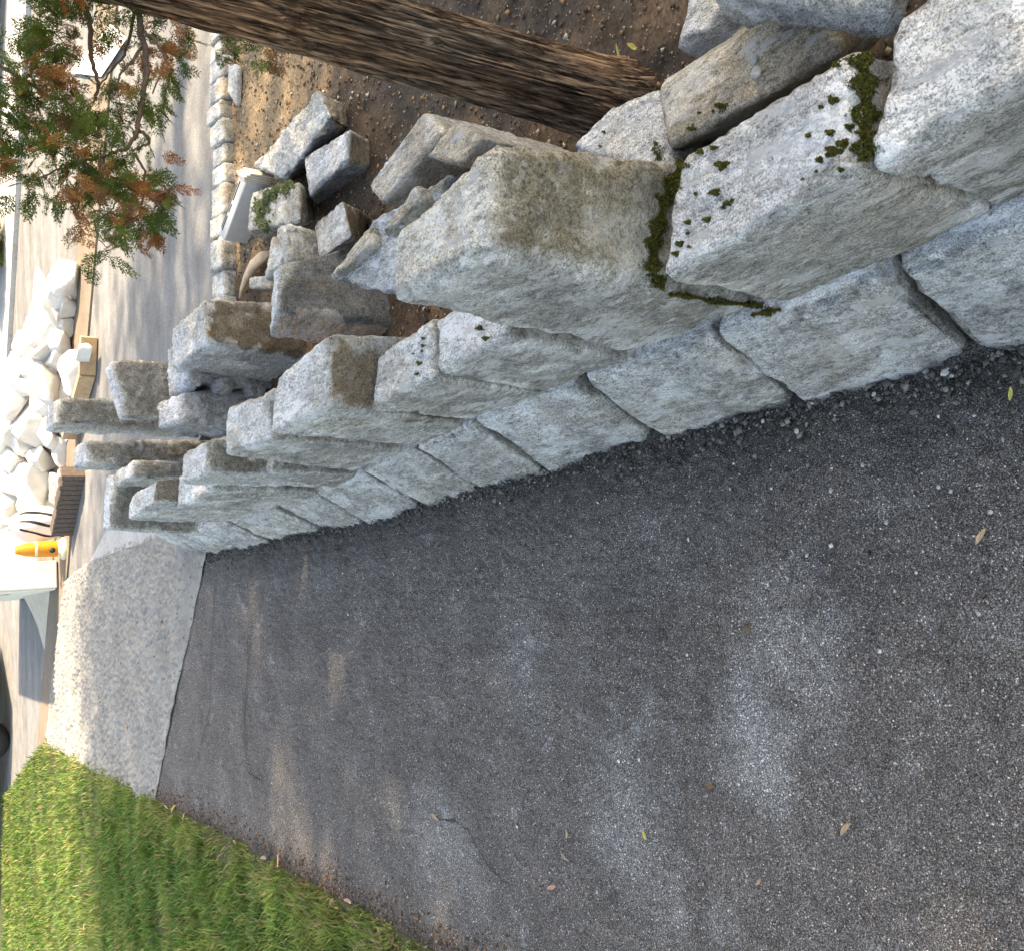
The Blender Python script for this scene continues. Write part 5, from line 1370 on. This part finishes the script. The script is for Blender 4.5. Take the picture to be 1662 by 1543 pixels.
def at_wall(rng, n):
    y = 0.5 + 5.0*rng.random(n)**1.3
    x = 0.325 - np.abs(rng.normal(0, 0.035, n)) + 0.01
    return np.stack([x, y, np.full(n, 0.003)], 1)
bits('gravel', 3200, at_wall, lambda r, n: 0.002 + 0.0075*r.random(n)**3, [(0.05, 0.05, 0.05), (0.09, 0.088, 0.085), (0.06, 0.055, 0.05), (0.16, 0.15, 0.14)], M['litter'], 'dark gravel gathered at the foot of the wall', 'gravel', 32)
def at_grass(rng, n):
    y = 2.4 + 5.5*rng.random(n)**1.2
    x = -1.17 + rng.normal(0, 0.055, n)
    return np.stack([x, y, np.full(n, 0.004)], 1)
bits('edge_litter', 5200, at_grass, lambda r, n: 0.002 + 0.006*r.random(n)**3, [(0.06, 0.045, 0.035), (0.12, 0.08, 0.055), (0.28, 0.17, 0.11)], M['litter'], 'dark leaf crumbs along the grass edge', 'litter', 33)
def on_bed(rng, n):
    x = rng.uniform(0.75, 3.3, n)
    y = rng.uniform(0.6, 4.6, n)
    q = np.stack([x, y, np.zeros(n)], 1)
    q[:, 2] = 0.056 + 0.018*fbm(q, 3, 3, 101) + 0.010*fbm(q, 22, 3, 102)
    return q
bits('mulch', 42000, on_bed, lambda r, n: 0.0020 + 0.008*r.random(n)**7, [(0.06, 0.042, 0.032), (0.09, 0.062, 0.045), (0.14, 0.09, 0.055), (0.18, 0.13, 0.085), (0.30, 0.16, 0.07), (0.24, 0.19, 0.13), (0.12, 0.085, 0.06), (0.40, 0.36, 0.30)], M['litter'], 'bark crumbs and small stones over the soil of the bed', 'mulch', 34)

# larger pebbles on the drive
M['pebble'] = mat_flat('pebble', (0.36, 0.355, 0.34), 0.8, 0.2, 90, 0.2)
M['pebbledark'] = mat_flat('dark_pebble', (0.12, 0.09, 0.07), 0.8, 0.2, 90, 0.2)
def pebble(loc, r, seed, label, mat):
    rng = np.random.default_rng(seed)
    m = MB().lathe([(0.25, -0.55), (0.75, -0.38), (1.0, 0.0), (0.8, 0.36), (0.3, 0.55)], 10)
    v = np.array(m.v)
    v = v*rng.uniform(0.7, 1.15, 3) + 0.10*rng.standard_normal(v.shape)
    m.v = [tuple(q) for q in v*r]
    ob = m.build('pebble', mat, None, loc, smooth=True)
    ob.rotation_euler.z = rng.uniform(0, 6.28)
    tag(ob, label, 'pebble', 'pebbles on the asphalt')
prank = {i: k for k, i in enumerate(sorted([j for j in range(len(PEB)) if j not in (0, 4)], key=lambda j: PEB[j][1]))}
for i, (x, y, z, s_) in enumerate(PEB):
    if i == 4: pebble((x, y, z+0.006), s_*0.6, 800+i, 'dark brown stone alone beside the dusty patch of asphalt', M['pebbledark'])
    elif i == 0: pebble((x, y, z+0.006), s_*0.6, 800+i, 'largest pale pebble, close to the foot of the nearest wall stone', M['pebble'])
    else: pebble((x, y, z+0.004), s_*0.5, 800+i, ORD[prank[i]] + 'nearest small pale pebble on the asphalt', M['pebble'])
for i, q in enumerate(PEBTOP):
    pebble((q[0], q[1], q[2]+0.006), 0.011, 850+i, ['upper white chip on the smooth tan slab', 'lower white chip on the smooth tan slab'][i], M['pebble'])
# pale flat stone at the kerb
ob, v, F = stone(FLATSTONE, kind='white2', amp=0.5, seed=91, name='loose_stone', r=0.01)
tag(ob, 'flat white stone on the sunlit soil against the kerb', 'stone', 'loose stones piled behind the wall')
